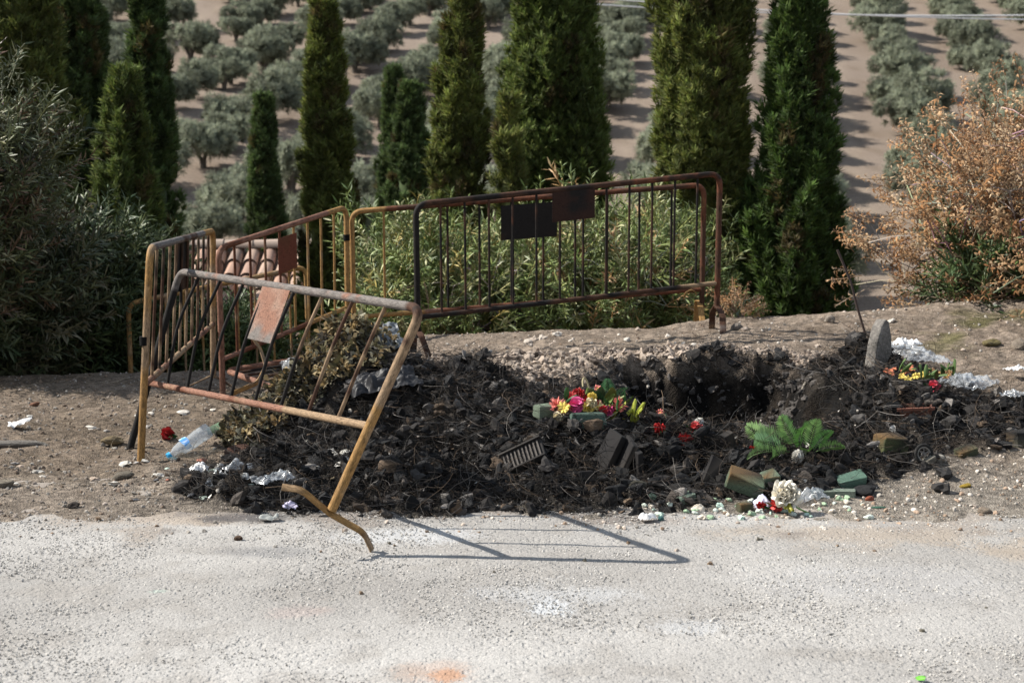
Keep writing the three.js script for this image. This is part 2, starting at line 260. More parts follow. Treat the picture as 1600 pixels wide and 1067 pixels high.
// ---------- crowd-control barriers ----------
const OCHRE = [0.52, 0.31, 0.12], RUST = [0.2, 0.075, 0.04], PINK = [0.38, 0.2, 0.145], SOOT = [0.022, 0.019, 0.018], GREY = [0.27, 0.25, 0.245], BROWN = [0.11, 0.055, 0.035], TAN = [0.46, 0.33, 0.215];
function finish(...layers) {                               // layers: base colour, then [colour, how much of it, patch size]
  const seed = finish.n = (finish.n || 0) + 13;
  return (p, t) => {
    let c = layers[0];
    for (let i = 1; i < layers.length; i++) { const [k, amount, size = 9] = layers[i], a = typeof amount === 'function' ? amount(t, p) : amount; const v = 0.6 * n3(p.x * size + seed, p.y * size, p.z * size) + 0.4 * n3(p.x * size * 3.1, p.y * size * 3.1 + seed, p.z * size * 3.1); c = mixc(c, k, sstep(-0.1, 0.1, v - (1 - a))); }
    return c;
  };
}
const mid = (a, b, t) => [mix(a[0], b[0], t), mix(a[1], b[1], t), mix(a[2], b[2], t)];
function barrier(label, o) {
  const base = [(o.f1[0] + o.f2[0]) / 2, Math.min(o.f1[1], o.f2[1]), (o.f1[2] + o.f2[2]) / 2];
  const b = thing('crowd_barrier', label, 'barrier', base, 'metal crowd barriers round the burnt heap');
  const rail = 0.0195, bent = o.bend || (() => [0, 0, 0]);
  part('frame', sweep(fillet([o.f1, o.t1, o.t2, o.f2], 0.085), ring(rail, 12), o.frame), M.metal, b);
  const l = mid(o.f1, o.t1, o.rail1), r = mid(o.f2, o.t2, o.rail2 ?? o.rail1);
  part('bottom_rail', sweep(fillet([l, mid(l, r, 0.5), r], 0.05), ring(0.0165, 10), o.low), M.metal, b);
  for (let k = 1; k <= o.bars; k++) {
    const s = k / (o.bars + 1), lo = mid(l, r, s), hi = mid(o.t1, o.t2, s), m = mid(lo, hi, 0.55).map((v, i) => v + bent(s)[i]);
    part('bar', sweep(fillet([lo, m, hi], 0.12, 0.04), ring(o.barR || 0.0075, 7), o.bar), M.metal, b);
  }
  const up = V(...o.t1).sub(V(...o.f1)).normalize(), along = V(...o.t2).sub(V(...o.t1)).normalize(), n = along.clone().cross(up).normalize(), side = o.side || 1;
  if (o.plate) {
    const [s0, s1, drop, tall, pc] = o.plate; const pos = [], idx = [], uv = [], col = [], N = 9;
    for (const off of [0.011, 0.014]) for (let j = 0; j <= N; j++) for (let i = 0; i <= N; i++) {
      const s = mix(s0, s1, i / N), hi = V(...mid(o.t1, o.t2, s)), lo = V(...mid(l, r, s)), dn = lo.clone().sub(hi).normalize(), p = hi.addScaledVector(dn, drop + tall * j / N).addScaledVector(n, side * off + 0.004 * Math.sin(i * 0.7) * (j / N));
      pos.push(p.x, p.y, p.z); uv.push(i / N, j / N); col.push(...pc(p, j / N));
    }
    const w = N + 1, q = w * w;
    for (let j = 0; j < N; j++) for (let i = 0; i < N; i++) { const a = j * w + i; idx.push(a, a + 1, a + w, a + 1, a + w + 1, a + w, q + a, q + a + w, q + a + 1, q + a + 1, q + a + w, q + a + w + 1); }
    const rim = []; for (let i = 0; i < N; i++) rim.push([i, i + 1], [N * w + i + 1, N * w + i], [(i + 1) * w, i * w], [i * w + N, (i + 1) * w + N]);
    for (const [e, f] of rim) idx.push(e, e + q, f, f, e + q, f + q);
    part('sign_plate', geoFrom(pos, idx, uv, col), M.metal, b);
  }
  const flat = V(n.x, 0, n.z).normalize();
  for (const [at, prof, c] of o.feet || []) part('foot', sweep(fillet(prof.map(([u, v, w = 0]) => [at[0] + flat.x * u + along.x * w, at[1] + v, at[2] + flat.z * u + along.z * w]), 0.025, 0.02), strap(0.042, 0.009), c, V(-flat.z, 0, flat.x).cross(flat)), M.metal, b);
  for (const [path, c] of o.straps || []) part('foot', sweep(fillet(path, 0.03, 0.02), strap(0.027, 0.009), c, V(1, 0.2, 0.4)), M.metal, b);
  for (const [p, rr] of o.clamps || []) part('clamp', paint(new THREE.CylinderGeometry(rr, rr, 0.045, 12).rotateX(0.05).translate(...p), finish(RUST, [SOOT, 0.45, 20])), M.metal, b);
  return b;
}
const arch = [[-0.23, -0.12], [-0.17, -0.03], [0, 0], [0.17, -0.03], [0.23, -0.12]];
const oldPaint = finish(OCHRE, [TAN, 0.4, 6], [RUST, 0.22, 14], [SOOT, 0.12, 20]);
barrier('ochre barrier running away from the road with a grey scorched top rail and dark plate', {
  f1: [-1.92, 0.0, -7.12], t1: [-1.835, 1.115, -7.13], t2: [-1.915, 1.095, -9.02], f2: [-1.945, 0.14, -9.04], rail1: 0.37, bars: 10, barR: 0.0085,
  frame: finish(OCHRE, [TAN, 0.42, 5], [RUST, 0.2, 14], [GREY, t => (t > 0.3 && t < 0.66 ? 0.8 : 0), 5], [BROWN, t => (t > 0.3 && t < 0.68 ? 0.4 : 0.06), 9]), low: finish(PINK, [TAN, 0.5, 8], [BROWN, 0.3, 12]),
  bar: finish(TAN, [BROWN, 0.5, 7], [SOOT, 0.35, 9]), plate: [0.42, 0.6, 0.0, 0.3, finish(BROWN, [SOOT, 0.5, 8])], side: -1,
  feet: [[[-1.945, 0.14, -9.04], [[-0.3, -0.12], [0, 0.02], [0.2, -0.11]], finish(TAN, [BROWN, 0.4, 9])]], clamps: [[[-1.88, 0.64, -7.125], 0.0245]],
});
barrier('buckled barrier leaning over the rubbish with a silver-grey top rail and pinkish plate', {
  f1: [-2.06, 0.0, -7.42], t1: [-1.8, 0.955, -7.6], t2: [-0.352, 0.987, -5.498], f2: [-0.721, 0.179, -5.482], rail1: 0.38, rail2: 0.42, bars: 8, barR: 0.0085, bend: s => [-0.05 * (1 - s), 0, 0.0],
  frame: finish(BROWN, [SOOT, t => (t < 0.24 ? 0.9 : 0), 4], [GREY, t => (t > 0.2 && t < 0.77 ? 1 : 0), 5], [PINK, t => (t > 0.25 && t < 0.77 ? 0.22 : 0), 12], [SOOT, t => (t > 0.25 && t < 0.8 ? 0.22 : 0), 18], [TAN, t => (t > 0.86 ? 0.95 : t > 0.8 ? 0.5 : 0), 6], [OCHRE, t => (t > 0.9 ? 0.6 : 0), 8], [BROWN, t => (t > 0.8 ? 0.22 : 0), 14]),
  low: finish(PINK, [RUST, 0.35, 10], [TAN, t => (t > 0.7 ? 0.9 : 0.15), 5], [SOOT, 0.12, 16]), bar: finish(BROWN, [SOOT, (t, p) => (p.x < -0.95 ? 0.85 : 0.35), 6], [TAN, (t, p) => (p.x > -0.95 ? 0.45 : 0.05), 9]),
  plate: [0.43, 0.548, 0.012, 0.26, finish(PINK, [GREY, t => mix(0.2, 0.62, t), 6], [[0.45, 0.3, 0.24], 0.35, 10], [BROWN, 0.12, 16])], side: 1,
  straps: [[[[-0.913, 0.281, -5.45], [-0.837, 0.271, -5.45], [-0.728, 0.165, -5.482], [-0.596, 0.082, -5.5], [-0.566, 0.0, -5.528]], finish(OCHRE, [TAN, 0.5, 6], [BROWN, 0.2, 12])]],
});
barrier('ochre barrier with a rust-red plate and rust-red rails, joining the long barrier by the shrubs', {
  f1: [-1.86, 0.05, -8.92], t1: [-1.86, 0.99, -8.9], t2: [-1.2, 1.2, -10.22], f2: [-1.2, 0.16, -10.2], rail1: 0.24, rail2: 0.3, bars: 8, barR: 0.009,
  frame: finish(OCHRE, [PINK, t => (t < 0.62 ? 0.75 : 0.1), 4], [RUST, t => (t < 0.6 ? 0.35 : 0.12), 9]), low: finish(PINK, [RUST, 0.5, 7], [OCHRE, t => (t > 0.7 ? 0.8 : 0), 6]), bar: finish(RUST, [OCHRE, (t, p) => (p.x > -1.55 ? 0.85 : 0.15), 6], [TAN, 0.3, 9]),
  plate: [0.42, 0.565, 0.06, 0.24, finish([0.24, 0.075, 0.045], [RUST, 0.4, 7])], side: 1, feet: [[[-1.2, 0.28, -10.2], arch, oldPaint]], clamps: [[[-1.2, 0.98, -10.21], 0.024]],
});
barrier('long rusty barrier standing behind the dark one, with a blackened plate and wide-set bars', {
  f1: [-1.16, 0.2, -10.25], t1: [-1.165, 1.165, -10.25], t2: [1.385, 1.36, -10.2], f2: [1.385, 0.47, -10.2], rail1: 0.2, rail2: 0.15, bars: 10, barR: 0.009,
  frame: finish(OCHRE, [RUST, t => (t > 0.28 ? 0.85 : 0.12), 4], [BROWN, t => (t > 0.3 ? 0.5 : 0.08), 6], [SOOT, t => (t > 0.36 && t < 0.75 ? 0.35 : 0), 8]), low: finish(RUST, [PINK, 0.35, 7], [OCHRE, t => (t < 0.2 ? 0.8 : 0.1), 6], [SOOT, 0.25, 9]),
  bar: finish(BROWN, [OCHRE, (t, p) => (p.x < -0.75 ? 0.8 : 0.05), 6], [SOOT, (t, p) => (p.x > -0.6 ? 0.6 : 0.1), 8]), plate: [0.425, 0.585, 0.04, 0.25, finish(SOOT, [BROWN, 0.25, 7])], side: 1,
  feet: [[[1.37, 0.47, -10.2], [[-0.2, -0.14], [-0.17, 0.03], [-0.02, 0.05], [0.2, -0.1]], finish(OCHRE, [RUST, 0.25, 9])], [[1.28, 0.44, -10.15], [[0, -0.06, -0.03], [0, 0.14, -0.03], [0, 0.17, 0.03], [0, 0.13, 0.06]], finish(OCHRE, [RUST, 0.2, 9])]],
});
const black = finish(SOOT, [BROWN, 0.42, 5], [RUST, 0.14, 12]);
barrier('soot-blackened barrier with close-set bars and a dark brown plate, standing behind the pit', {
  f1: [-0.6, 0.42, -8.9], t1: [-0.607, 1.268, -8.9], t2: [1.378, 1.455, -9.38], f2: [1.375, 0.56, -9.38], rail1: 0.155, rail2: 0.185, bars: 12, barR: 0.008,
  frame: finish(SOOT, [BROWN, t => mix(0.3, 0.75, t), 5], [RUST, t => (t > 0.6 ? 0.4 : 0.1), 8]), low: finish(SOOT, [BROWN, 0.5, 6], [TAN, t => (t > 0.6 ? 0.4 : 0), 8]), bar: black, plate: [0.435, 0.575, 0.0, 0.205, finish([0.06, 0.028, 0.02], [SOOT, 0.35, 7])], side: 1,
  feet: [[[1.375, 0.58, -9.38], [[-0.16, -0.23, 0.03], [-0.08, -0.06], [0, 0], [0.1, -0.06], [0.2, -0.22, -0.03]], finish(BROWN, [GREY, 0.3, 8], [TAN, 0.3, 10])], [[-0.6, 0.44, -8.9], [[-0.2, -0.16], [-0.13, 0.02], [0, 0.02], [0.12, 0.01], [0.2, -0.16, 0.05]], black]],
});
barrier('yellow barrier standing low on the slope beyond the tied barriers', {
  f1: [-2.95, H(-2.95, 10.75), -10.75], t1: [-2.95, 0.44, -10.75], t2: [-1.66, 0.68, -11.3], f2: [-1.64, H(-1.64, 11.3), -11.3], rail1: 0.3, bars: 9, barR: 0.009,
  frame: oldPaint, low: oldPaint, bar: oldPaint, feet: [],
});
barrier('fallen rust-pink barrier lying flat under the dry leaf heap', {
  f1: [-0.98, 0.3, -9.2], t1: [-1.84, 0.2, -8.95], t2: [-1.28, 0.2, -8.05], f2: [-0.5, 0.34, -8.3], rail1: 0.12, bars: 7, barR: 0.009,
  frame: finish(PINK, [RUST, 0.4, 7], [BROWN, 0.3, 9]), low: finish(PINK, [BROWN, 0.4, 8]), bar: finish(BROWN, [TAN, 0.3, 7], [SOOT, 0.5, 9]),
  straps: [[[[-1.6, 0.5, -8.5], [-1.53, 0.41, -8.47], [-1.49, 0.31, -8.42], [-1.53, 0.22, -8.36], [-1.68, 0.16, -8.3]], finish(OCHRE, [TAN, 0.5, 7], [RUST, 0.2, 9])]],
});

// ---------- leaves and sprays ----------
function blades(seed, n, len, wid, spread, tones, curl = 0) {  // a tuft of narrow leaves growing from the origin upward
  const R = mulberry(seed), pos = [], idx = [], col = [];
  for (let k = 0; k < n; k++) {
    const a = R() * 6.283, tilt = spread * Math.sqrt(R()), L = len * (0.6 + 0.6 * R()), w = wid * (0.7 + 0.6 * R()), y0 = L * 0.7 * R() * (k % 2);
    const d = V(Math.cos(a) * Math.sin(tilt), Math.cos(tilt), Math.sin(a) * Math.sin(tilt)), s = V(-Math.sin(a), R() - 0.5, Math.cos(a)).normalize(), b = V(0, y0, 0), t = tones[Math.floor(R() * tones.length)], i = pos.length / 3;
    const m = b.clone().addScaledVector(d, L * 0.5), e = b.clone().addScaledVector(d, L).add(V(0, -curl * L, 0)), up = d.clone().cross(s);
    for (const p of [b, m.clone().addScaledVector(s, w / 2).addScaledVector(up, w * 0.15), m.clone().addScaledVector(s, -w / 2).addScaledVector(up, w * 0.15), e]) { pos.push(p.x, p.y, p.z); col.push(...t); }
    idx.push(i, i + 1, i + 2, i + 1, i + 3, i + 2);
  }
  return geoFrom(pos, idx, null, col);
}
const CYP = [[0.75, 0.85, 0.6], [1, 1, 1], [1.25, 1.15, 0.95], [0.9, 1.05, 0.8]];
const cypSpray = [blades(11, 24, 0.07, 0.012, 0.95, CYP), blades(12, 24, 0.062, 0.013, 1.1, CYP)];

// ---------- cypresses ----------
function cypress(label, x, d, yTop, width, tone, seed, opt = {}) {
  const R = mulberry(seed), y0 = H(x, d) - 0.05, h = yTop - y0, t = thing('cypress_tree', label, 'cypress', [x, y0, -d], 'cypresses on the slope behind the barriers');
  const belly = opt.belly || 0.25, prof = s => width / 2 * Math.pow(clamp(s / belly + 0.35), 0.6) * Math.pow(Math.max(0, 1 - Math.pow(s, opt.pow || 2.0)), 0.75) + 0.02;
  piece('trunk', paint(new THREE.CylinderGeometry(0.03, 0.09, h * 0.75, 9, 4).translate(0, h * 0.375, 0), (a, b, c) => mixc([0.11, 0.08, 0.06], [0.2, 0.16, 0.13], n3(a * 20, b * 6, c * 20))), M.vcGrain, t);
  const core = new THREE.CylinderGeometry(1, 1, 1, 18, 26); const p = core.attributes.position;
  for (let i = 0; i < p.count; i++) { const s = clamp(p.getY(i) + 0.5), a = Math.atan2(p.getZ(i), p.getX(i)), rr = Math.hypot(p.getX(i), p.getZ(i)) > 0.5 ? 1 : 0, k = prof(s) * (0.42 + 0.3 * n3(Math.cos(a) * 2 + seed, s * h * 2, Math.sin(a) * 2)) * rr; p.setXYZ(i, Math.cos(a) * k, 0.08 + s * (h * 0.95), Math.sin(a) * k); }
  core.computeVertexNormals(); piece('inner_foliage', paint(core, (a, b, c) => mixc(tone.map(v => v * 0.8), tone.map(v => v * 1.1), n3(a * 14, b * 9, c * 14))), M.foliage, t);
  const list = [[], []], area = h * width * 3, N = Math.round((opt.plumes || 62) * area / 3);
  for (let i = 0; i < N; i++) {
    const s = Math.pow(R(), 0.95) * 0.985, a = R() * 6.283, r = prof(s) * (0.8 + 0.42 * n3(Math.cos(a) * 1.6 + seed, s * h * 1.3, Math.sin(a) * 1.6)), rel = r / (width / 2), out0 = 0.7 + 0.32 * R() * R(), pr = (0.05 + 0.065 * R()) * (0.6 + width * 0.5) * (0.4 + 0.6 * rel), ph = (0.2 + 0.42 * R() * R() + 0.1) * (opt.tall || 1);
    const cx = Math.cos(a) * r * out0, cz = Math.sin(a) * r * out0, cy = 0.05 + s * h, k = 0.55 + 0.8 * R(), dry = R() < (opt.dry || 0.06);
    for (let q = 0; q < 44; q++) {
      const b = R() * 6.283, v = R() * 2 - 1, w = Math.sqrt(1 - v * v), out = V(Math.cos(b) * w, v * 0.5, Math.sin(b) * w);
      const pt = V(cx + Math.cos(b) * w * pr + Math.cos(a) * 0.12 * v * ph, cy + v * ph * 0.5 + 0.1, cz + Math.sin(b) * w * pr + Math.sin(a) * 0.12 * v * ph);
      if (pt.y > h * 1.02) continue;
      const dir = V(out.x * 0.5 + Math.cos(a) * 0.25 + (R() - 0.5) * 0.5, 1, out.z * 0.5 + Math.sin(a) * 0.25 + (R() - 0.5) * 0.5).normalize(), kk = k * (0.75 + 0.5 * R());
      list[q & 1].push({ p: pt, q: quatUp(dir, R() * 6.283), s: (0.75 + 0.6 * R()) * (opt.leaf || 1.1), c: dry ? [0.11 * kk, 0.085 * kk, 0.04 * kk] : [tone[0] * kk, tone[1] * kk, tone[2] * kk * (0.8 + 0.3 * R())] });
    }
  }
  const cr = new THREE.Group(); cr.name = 'crown'; t.add(cr);
  instances('spray', cypSpray[0], M.foliage, list[0], cr); instances('spray', cypSpray[1], M.foliage, list[1], cr);
  return t;
}
const OLV = [0.125, 0.155, 0.052], DEEP = [0.085, 0.12, 0.05], YEL = [0.155, 0.17, 0.056];
[
  ['broad cypress behind the brown-tipped oleander, its tip out of view', -5.121, 15, 4.825, 0.94, YEL.map(v => v * 0.8), { pow: 2.6 }],
  ['dark cypress between the broad one and the tall slim one', -5.166, 17, 5.04, 0.778, DEEP, { pow: 2.4 }],
  ['thin dark cypress tip showing between two taller cypresses', -6.913, 24, 3.78, 0.52, DEEP.map(v => v * 0.8), {}],
  ['tall slim dark cypress rising behind a shorter bushy cypress', -4.574, 18, 4.324, 0.798, DEEP, { belly: 0.2, pow: 1.3 }],
  ['shorter bushy cypress with a pointed tip beside the tall slim one', -3.817, 14, 2.271, 0.911, OLV.map(v => v * 0.9), { belly: 0.25, pow: 1.1 }],
  ['small narrow cypress alone above the tiled roof', -4.004, 23, 2.347, 0.931, DEEP, { belly: 0.2, pow: 1.15 }],
  ['pointed yellow-green cypress standing over the end of the tied ochre barriers', -2.222, 17, 3.204, 0.967, YEL, { belly: 0.25, pow: 1.1 }],
  ['leaning small cypress half hidden by its rounded neighbour', -2.14, 26, 2.983, 0.927, DEEP, { pow: 1.5 }],
  ['small rounded dense cypress between two taller ones', -1.715, 24, 2.591, 0.971, DEEP.map(v => v * 1.05), { pow: 2.6 }],
  ['slim loose cypress with brown twigs showing in its lower crown', -0.561, 15.5, 3.712, 0.732, YEL, { dry: 0.14, pow: 1.35 }],
  ['very broad many-tipped cypress behind the plates of the barriers', 0.492, 16.5, 4.659, 1.63, OLV, { belly: 0.2, pow: 1.5, tall: 1.5 }],
  ['columnar yellow-green cypress rising behind the end of the blackened barrier', 1.941, 14.5, 4.961, 1.02, YEL, { belly: 0.2, pow: 3.2 }],
  ['bright green spreading cypress beside the dry brown shrub', 2.798, 14, 3.176, 1.228, [0.075, 0.115, 0.035], { belly: 0.35, pow: 1.15, tall: 1.4 }],
].forEach(([label, x, d, top, width, tone, opt], i) => cypress(label, x, d, top, width, tone, 900 + i * 7, opt));
{ // pale young shoot in front of the broad cypress
  cypress('pale young cypress shoot in front of the very broad cypress', -0.034, 15, 2.074, 0.42, [0.16, 0.17, 0.06], 990, { plumes: 26 });
}

// ---------- olive grove ----------
{
  const R = mulberry(77), tones = [[0.85, 0.9, 0.85], [1, 1, 1], [1.25, 1.2, 1.2], [1.1, 1.1, 1.0]];
  const spray = blades(21, 32, 0.34, 0.05, 1.3, tones, 0.2);
  const kinds = [];
  for (let v = 0; v < 4; v++) {
    const g = new THREE.Group(); g.name = 'olive_tree'; const limbs = [];
    const bark = (p) => mixc([0.05, 0.042, 0.035], [0.13, 0.11, 0.09], n3(p.x * 6, p.y * 3, p.z * 6));
    const n = 3; for (let k = 0; k < n; k++) { const a = k * 2.1 + v, q = V(Math.cos(a) * 0.9, 2.0, Math.sin(a) * 0.9); limbs.push(sweep([V(0, -0.3, 0), V(0.1 * Math.cos(a), 0.5, 0.1 * Math.sin(a)), V(q.x * 0.5, 1.2, q.z * 0.5), q], ring(0.2, 7), bark, null, t => 1 - 0.75 * t)); }
    piece('trunk', mergeGeometries(limbs), M.vc, g);
    const list = [], lobes = []; for (let k = 0; k < 15; k++) { const a = R() * 6.283, r = 1.6 * Math.sqrt(R()); lobes.push([Math.cos(a) * r, 1.35 + 1.7 * R() * (1 - r / 3), Math.sin(a) * r, 0.6 + 0.45 * R(), 0.7 + 0.6 * R()]); }
    for (const [a, b, c, r, k] of lobes) for (let q = 0; q < 50; q++) { const o = V(R() - 0.5, R() - 0.45, R() - 0.5).normalize(), m = r * (0.6 + 0.4 * R()), kk = k * (0.75 + 0.5 * R()); list.push({ p: V(a + o.x * m, Math.max(0.45, b + o.y * m * 0.9), c + o.z * m), q: quatUp(o, R() * 6.283), s: 0.7 + 0.5 * R(), c: [0.215 * kk, 0.23 * kk, 0.17 * kk] }); }
    const cr = instances('crown', spray, M.foliage, list, g);
    kinds.push(g);
  }
  let n = 0;
  for (let row = -14; row <= 12; row++) for (let k = 0; k < 25; k++) {
    const d = 68 + k * 5.4 + (R() - 0.5) * 2.4, x = 2.5 + row * 8.7 + 0.18 * d + (R() - 0.5) * 1.8, s = 0.9 + 0.45 * R(), turn = R() * 6.28, v = Math.floor(R() * 4), y = H(x, d);
    if (Math.abs(x) > 0.39 * d || y - 1.6 > 0.106 * d || R() < 0.05) continue;   // only as far as the grove is seen
    if (n >= 299) continue;
    const o = kinds[v].clone(); o.name = numbered('olive_tree'); o.position.set(x, y, -d); o.rotation.y = turn; o.scale.setScalar(s); scene.add(o); n++;
    tag(o, 'grey-green olive tree in the planted rows on the far hillside', 'olive tree', 'olive trees in rows on the hillside');
  }
}

// ---------- tiled roof of a shed down the slope ----------
{
  const x0 = -4.75, cols = 10, sp = 0.225, ridge = [0.3, 19.2], eave = [-0.85, 17.1], len = Math.hypot(ridge[0] - eave[0], ridge[1] - eave[1]), ang = Math.atan2(ridge[0] - eave[0], ridge[1] - eave[1]);
  const shed = thing('tiled_shed', 'low shed roofed in weathered terracotta barrel tiles behind the barriers', 'shed', [x0 + cols * sp / 2, H(-3.6, 18), -19.2]);
  const wallTone = (a, b, c) => mixc([0.4, 0.36, 0.31], [0.5, 0.46, 0.4], n3(a * 5, b * 5, c * 5));
  const y0 = H(-3.6, 18) - 0.6;
  part('wall', paint(new THREE.BoxGeometry(cols * sp - 0.1, eave[0] - y0 - 0.05, 3.6, 6, 4, 6).translate(x0 + cols * sp / 2, (eave[0] + y0) / 2 - 0.05, -19.0), wallTone), M.vcGrain, shed);
  const roof = new THREE.Group(); roof.name = 'roof'; shed.add(roof);
  const deck = new THREE.BoxGeometry(cols * sp, 0.04, len).rotateX(-ang * -1).translate(x0 + cols * sp / 2, (ridge[0] + eave[0]) / 2 - 0.12, -(ridge[1] + eave[1]) / 2); paint(deck, [0.2, 0.13, 0.1]); part('deck', deck, M.vc, roof);
  const tg = s => { const g = new THREE.CylinderGeometry(0.078, 0.098, 0.42, 9, 1, true, -Math.PI / 2, Math.PI); g.rotateX(-Math.PI / 2); if (s < 0) g.rotateZ(Math.PI); return g; };
  const R = mulberry(5), sets = [1, -1].map(s => [0, 1, 2, 3].map(k => { const c = [[0.36, 0.22, 0.16], [0.3, 0.19, 0.145], [0.42, 0.29, 0.22], [0.25, 0.18, 0.145]][k]; return paint(tg(s), (a, b, d) => mixc(c, [0.16, 0.13, 0.11], sstep(0.55, 0.75, n3(a * 30 + k * 9, b * 30, d * 18)) * 0.6)); }));
  const base = V(0, 0, 0); shed.getWorldPosition(base);
  for (let i = 0; i < cols; i++) for (let j = 0; j < 7; j++) for (const s of [-1, 1]) {
    const t = (j + 0.5) / 7, m = new THREE.Mesh(sets[s > 0 ? 0 : 1][Math.floor(R() * 4)], M.vc); m.name = 'tile'; shadows(m);
    m.position.set(x0 + (i + (s > 0 ? 0.5 : 0)) * sp + (R() - 0.5) * 0.01 - base.x, mix(eave[0], ridge[0], t) + (s > 0 ? 0.0 : 0.03) - base.y - 0.04, -mix(eave[1], ridge[1], t) - base.z); m.rotation.set(ang - 0.06, (R() - 0.5) * 0.05, 0); roof.add(m);
  }
  for (let i = 0; i < 6; i++) { const g = new THREE.CylinderGeometry(0.1, 0.11, 0.44, 9, 1, true, -Math.PI / 2, Math.PI).rotateZ(Math.PI / 2).rotateX(0); const m = new THREE.Mesh(paint(new THREE.CylinderGeometry(0.1, 0.115, 0.44, 9, 1, true, 0, Math.PI).rotateZ(Math.PI / 2), (a, b, c) => mixc([0.4, 0.3, 0.24], [0.24, 0.19, 0.16], n3(a * 9 + i, b * 9, c * 9))), M.vc); m.name = 'ridge_tile'; shadows(m); m.position.set(x0 + 0.2 + i * 0.4 - base.x, ridge[0] + 0.0 - base.y, -ridge[1] - base.z); roof.add(m); }
}

// ---------- shrubs ----------
function twig(seed, n, len, wid, tones, droop, stemTone) {
  const R = mulberry(seed), g = [], L = 0.3;
  g.push(sweep([V(0, 0, 0), V(0.01, L * 0.5, 0), V(0.02, L, 0.01)], ring(0.0035, 4), () => stemTone));
  const pos = [], idx = [], col = [];
  for (let k = 0; k < n; k++) {
    const a = k * 2.4 + R(), y = L * (0.15 + 0.85 * k / n), tilt = 0.5 + 0.7 * R(), l = len * (0.7 + 0.5 * R()), w = wid * (0.8 + 0.4 * R()), t = tones[Math.floor(R() * tones.length)];
    const d = V(Math.cos(a) * Math.sin(tilt), Math.cos(tilt), Math.sin(a) * Math.sin(tilt)), s = V(-Math.sin(a), 0, Math.cos(a)).applyAxisAngle(d, (R() - 0.5) * 1.6), b = V(0.01, y, 0), i = pos.length / 3;
    const m = b.clone().addScaledVector(d, l * 0.5), e = b.clone().addScaledVector(d, l).add(V(0, -droop * l, 0)), nn = d.clone().cross(s);
    for (const p of [b, m.clone().addScaledVector(s, w / 2).addScaledVector(nn, w * 0.2), m, m.clone().addScaledVector(s, -w / 2).addScaledVector(nn, w * 0.2), e]) { pos.push(p.x, p.y, p.z); col.push(...t); }
    idx.push(i, i + 1, i + 2, i, i + 2, i + 3, i + 1, i + 4, i + 2, i + 2, i + 4, i + 3);
  }
  g.push(geoFrom(pos, idx, null, col)); return mergeGeometries(g);
}
function shrub(name, label, group, x, d, width, top, o) {
  const R = mulberry(o.seed), y0 = (o.y0 ?? H(x, d)) - 0.05, h = top - y0, t = thing(name, label, 'shrub', [x, y0, -d], group), stems = [], list = o.twigs.map(() => []);
  const bark = o.bark || [0.2, 0.17, 0.14];
  const put = (p, dir) => { const k = Math.floor(R() * o.twigs.length), q = 0.7 + 0.6 * R(), c = o.tones[Math.floor(R() * o.tones.length)]; dir = dir.clone().add(V((R() - 0.5) * 1.1, (R() - 0.5) * 0.9, (R() - 0.5) * 1.1)).normalize(); list[k].push({ p, q: quatUp(dir, R() * 6.283), s: (o.size || 1) * (0.75 + 0.5 * R()), c: c.map(v => v * q) }); };
  for (let i = 0; i < o.stems; i++) {
    const a = R() * 6.283, reach = width / 2 * Math.sqrt(R()), hh = h * (0.55 + 0.45 * R()) * Math.sqrt(Math.max(0.12, 1 - Math.pow(reach / (width / 2), 2) * (o.dome ?? 0.8))), r0 = 0.1 * width * R();
    const p0 = V(Math.cos(a) * r0, 0, Math.sin(a) * r0), p2 = V(Math.cos(a) * reach, hh, Math.sin(a) * reach), p1 = V(mix(p0.x, p2.x, 0.35) + (R() - 0.5) * 0.15, hh * 0.55, mix(p0.z, p2.z, 0.35) + (R() - 0.5) * 0.15);
    const path = []; for (let k = 0; k <= 7; k++) { const u = k / 7; path.push(p0.clone().multiplyScalar((1 - u) * (1 - u)).addScaledVector(p1, 2 * u * (1 - u)).addScaledVector(p2, u * u).add(V((R() - 0.5) * 0.03, 0, (R() - 0.5) * 0.03))); }
    const tone = bark.map(v => v * (0.7 + 0.6 * R()));
    stems.push(sweep(path, ring(o.stemR || 0.009, 5), () => tone, null, u => 1 - 0.65 * u));
    for (let k = 3; k <= 7; k++) {
      const dir = path[k].clone().sub(path[k - 1]).normalize();
      for (let q = 0; q < o.dens; q++) {
        const sd = V(R() - 0.5, (R() - 0.35) * 0.8, R() - 0.5).normalize(), ln = (0.1 + 0.22 * R()) * (o.side || 1), e = path[k].clone().addScaledVector(sd, ln);
        if (R() < 0.55) stems.push(sweep([path[k], path[k].clone().addScaledVector(sd, ln * 0.5).add(V(0, 0.02, 0)), e], ring(0.0038, 3), () => tone));
        put(e, sd.add(dir)); if (R() < 0.5) put(path[k].clone().addScaledVector(sd, ln * 0.5), sd);
      }
    }
  }
  piece('stems', mergeGeometries(stems), M.vc, t);
  const f = new THREE.Group(); f.name = 'foliage'; t.add(f); list.forEach((l, i) => instances('leaves', o.twigs[i], o.mat || M.leaf, l, f));
  return t;
}
const GT = [[1, 1, 1], [0.75, 0.85, 0.7], [1.35, 1.3, 1.2], [1.1, 1.05, 0.8]];
const oleTwigs = [twig(41, 17, 0.105, 0.017, GT, 0.05, [1.2, 1.1, 0.8]), twig(42, 17, 0.095, 0.015, GT, 0.2, [1.2, 1.1, 0.8])];
const dryTwigs = [twig(43, 15, 0.085, 0.019, [[1, 1, 1], [0.7, 0.68, 0.65], [1.3, 1.3, 1.3], [1, 0.8, 0.65]], 0.55, [0.9, 0.95, 1.1]), twig(44, 13, 0.075, 0.022, [[1, 1, 1], [0.7, 0.65, 0.6], [1.35, 1.35, 1.35]], 0.8, [0.9, 0.95, 1.1])];
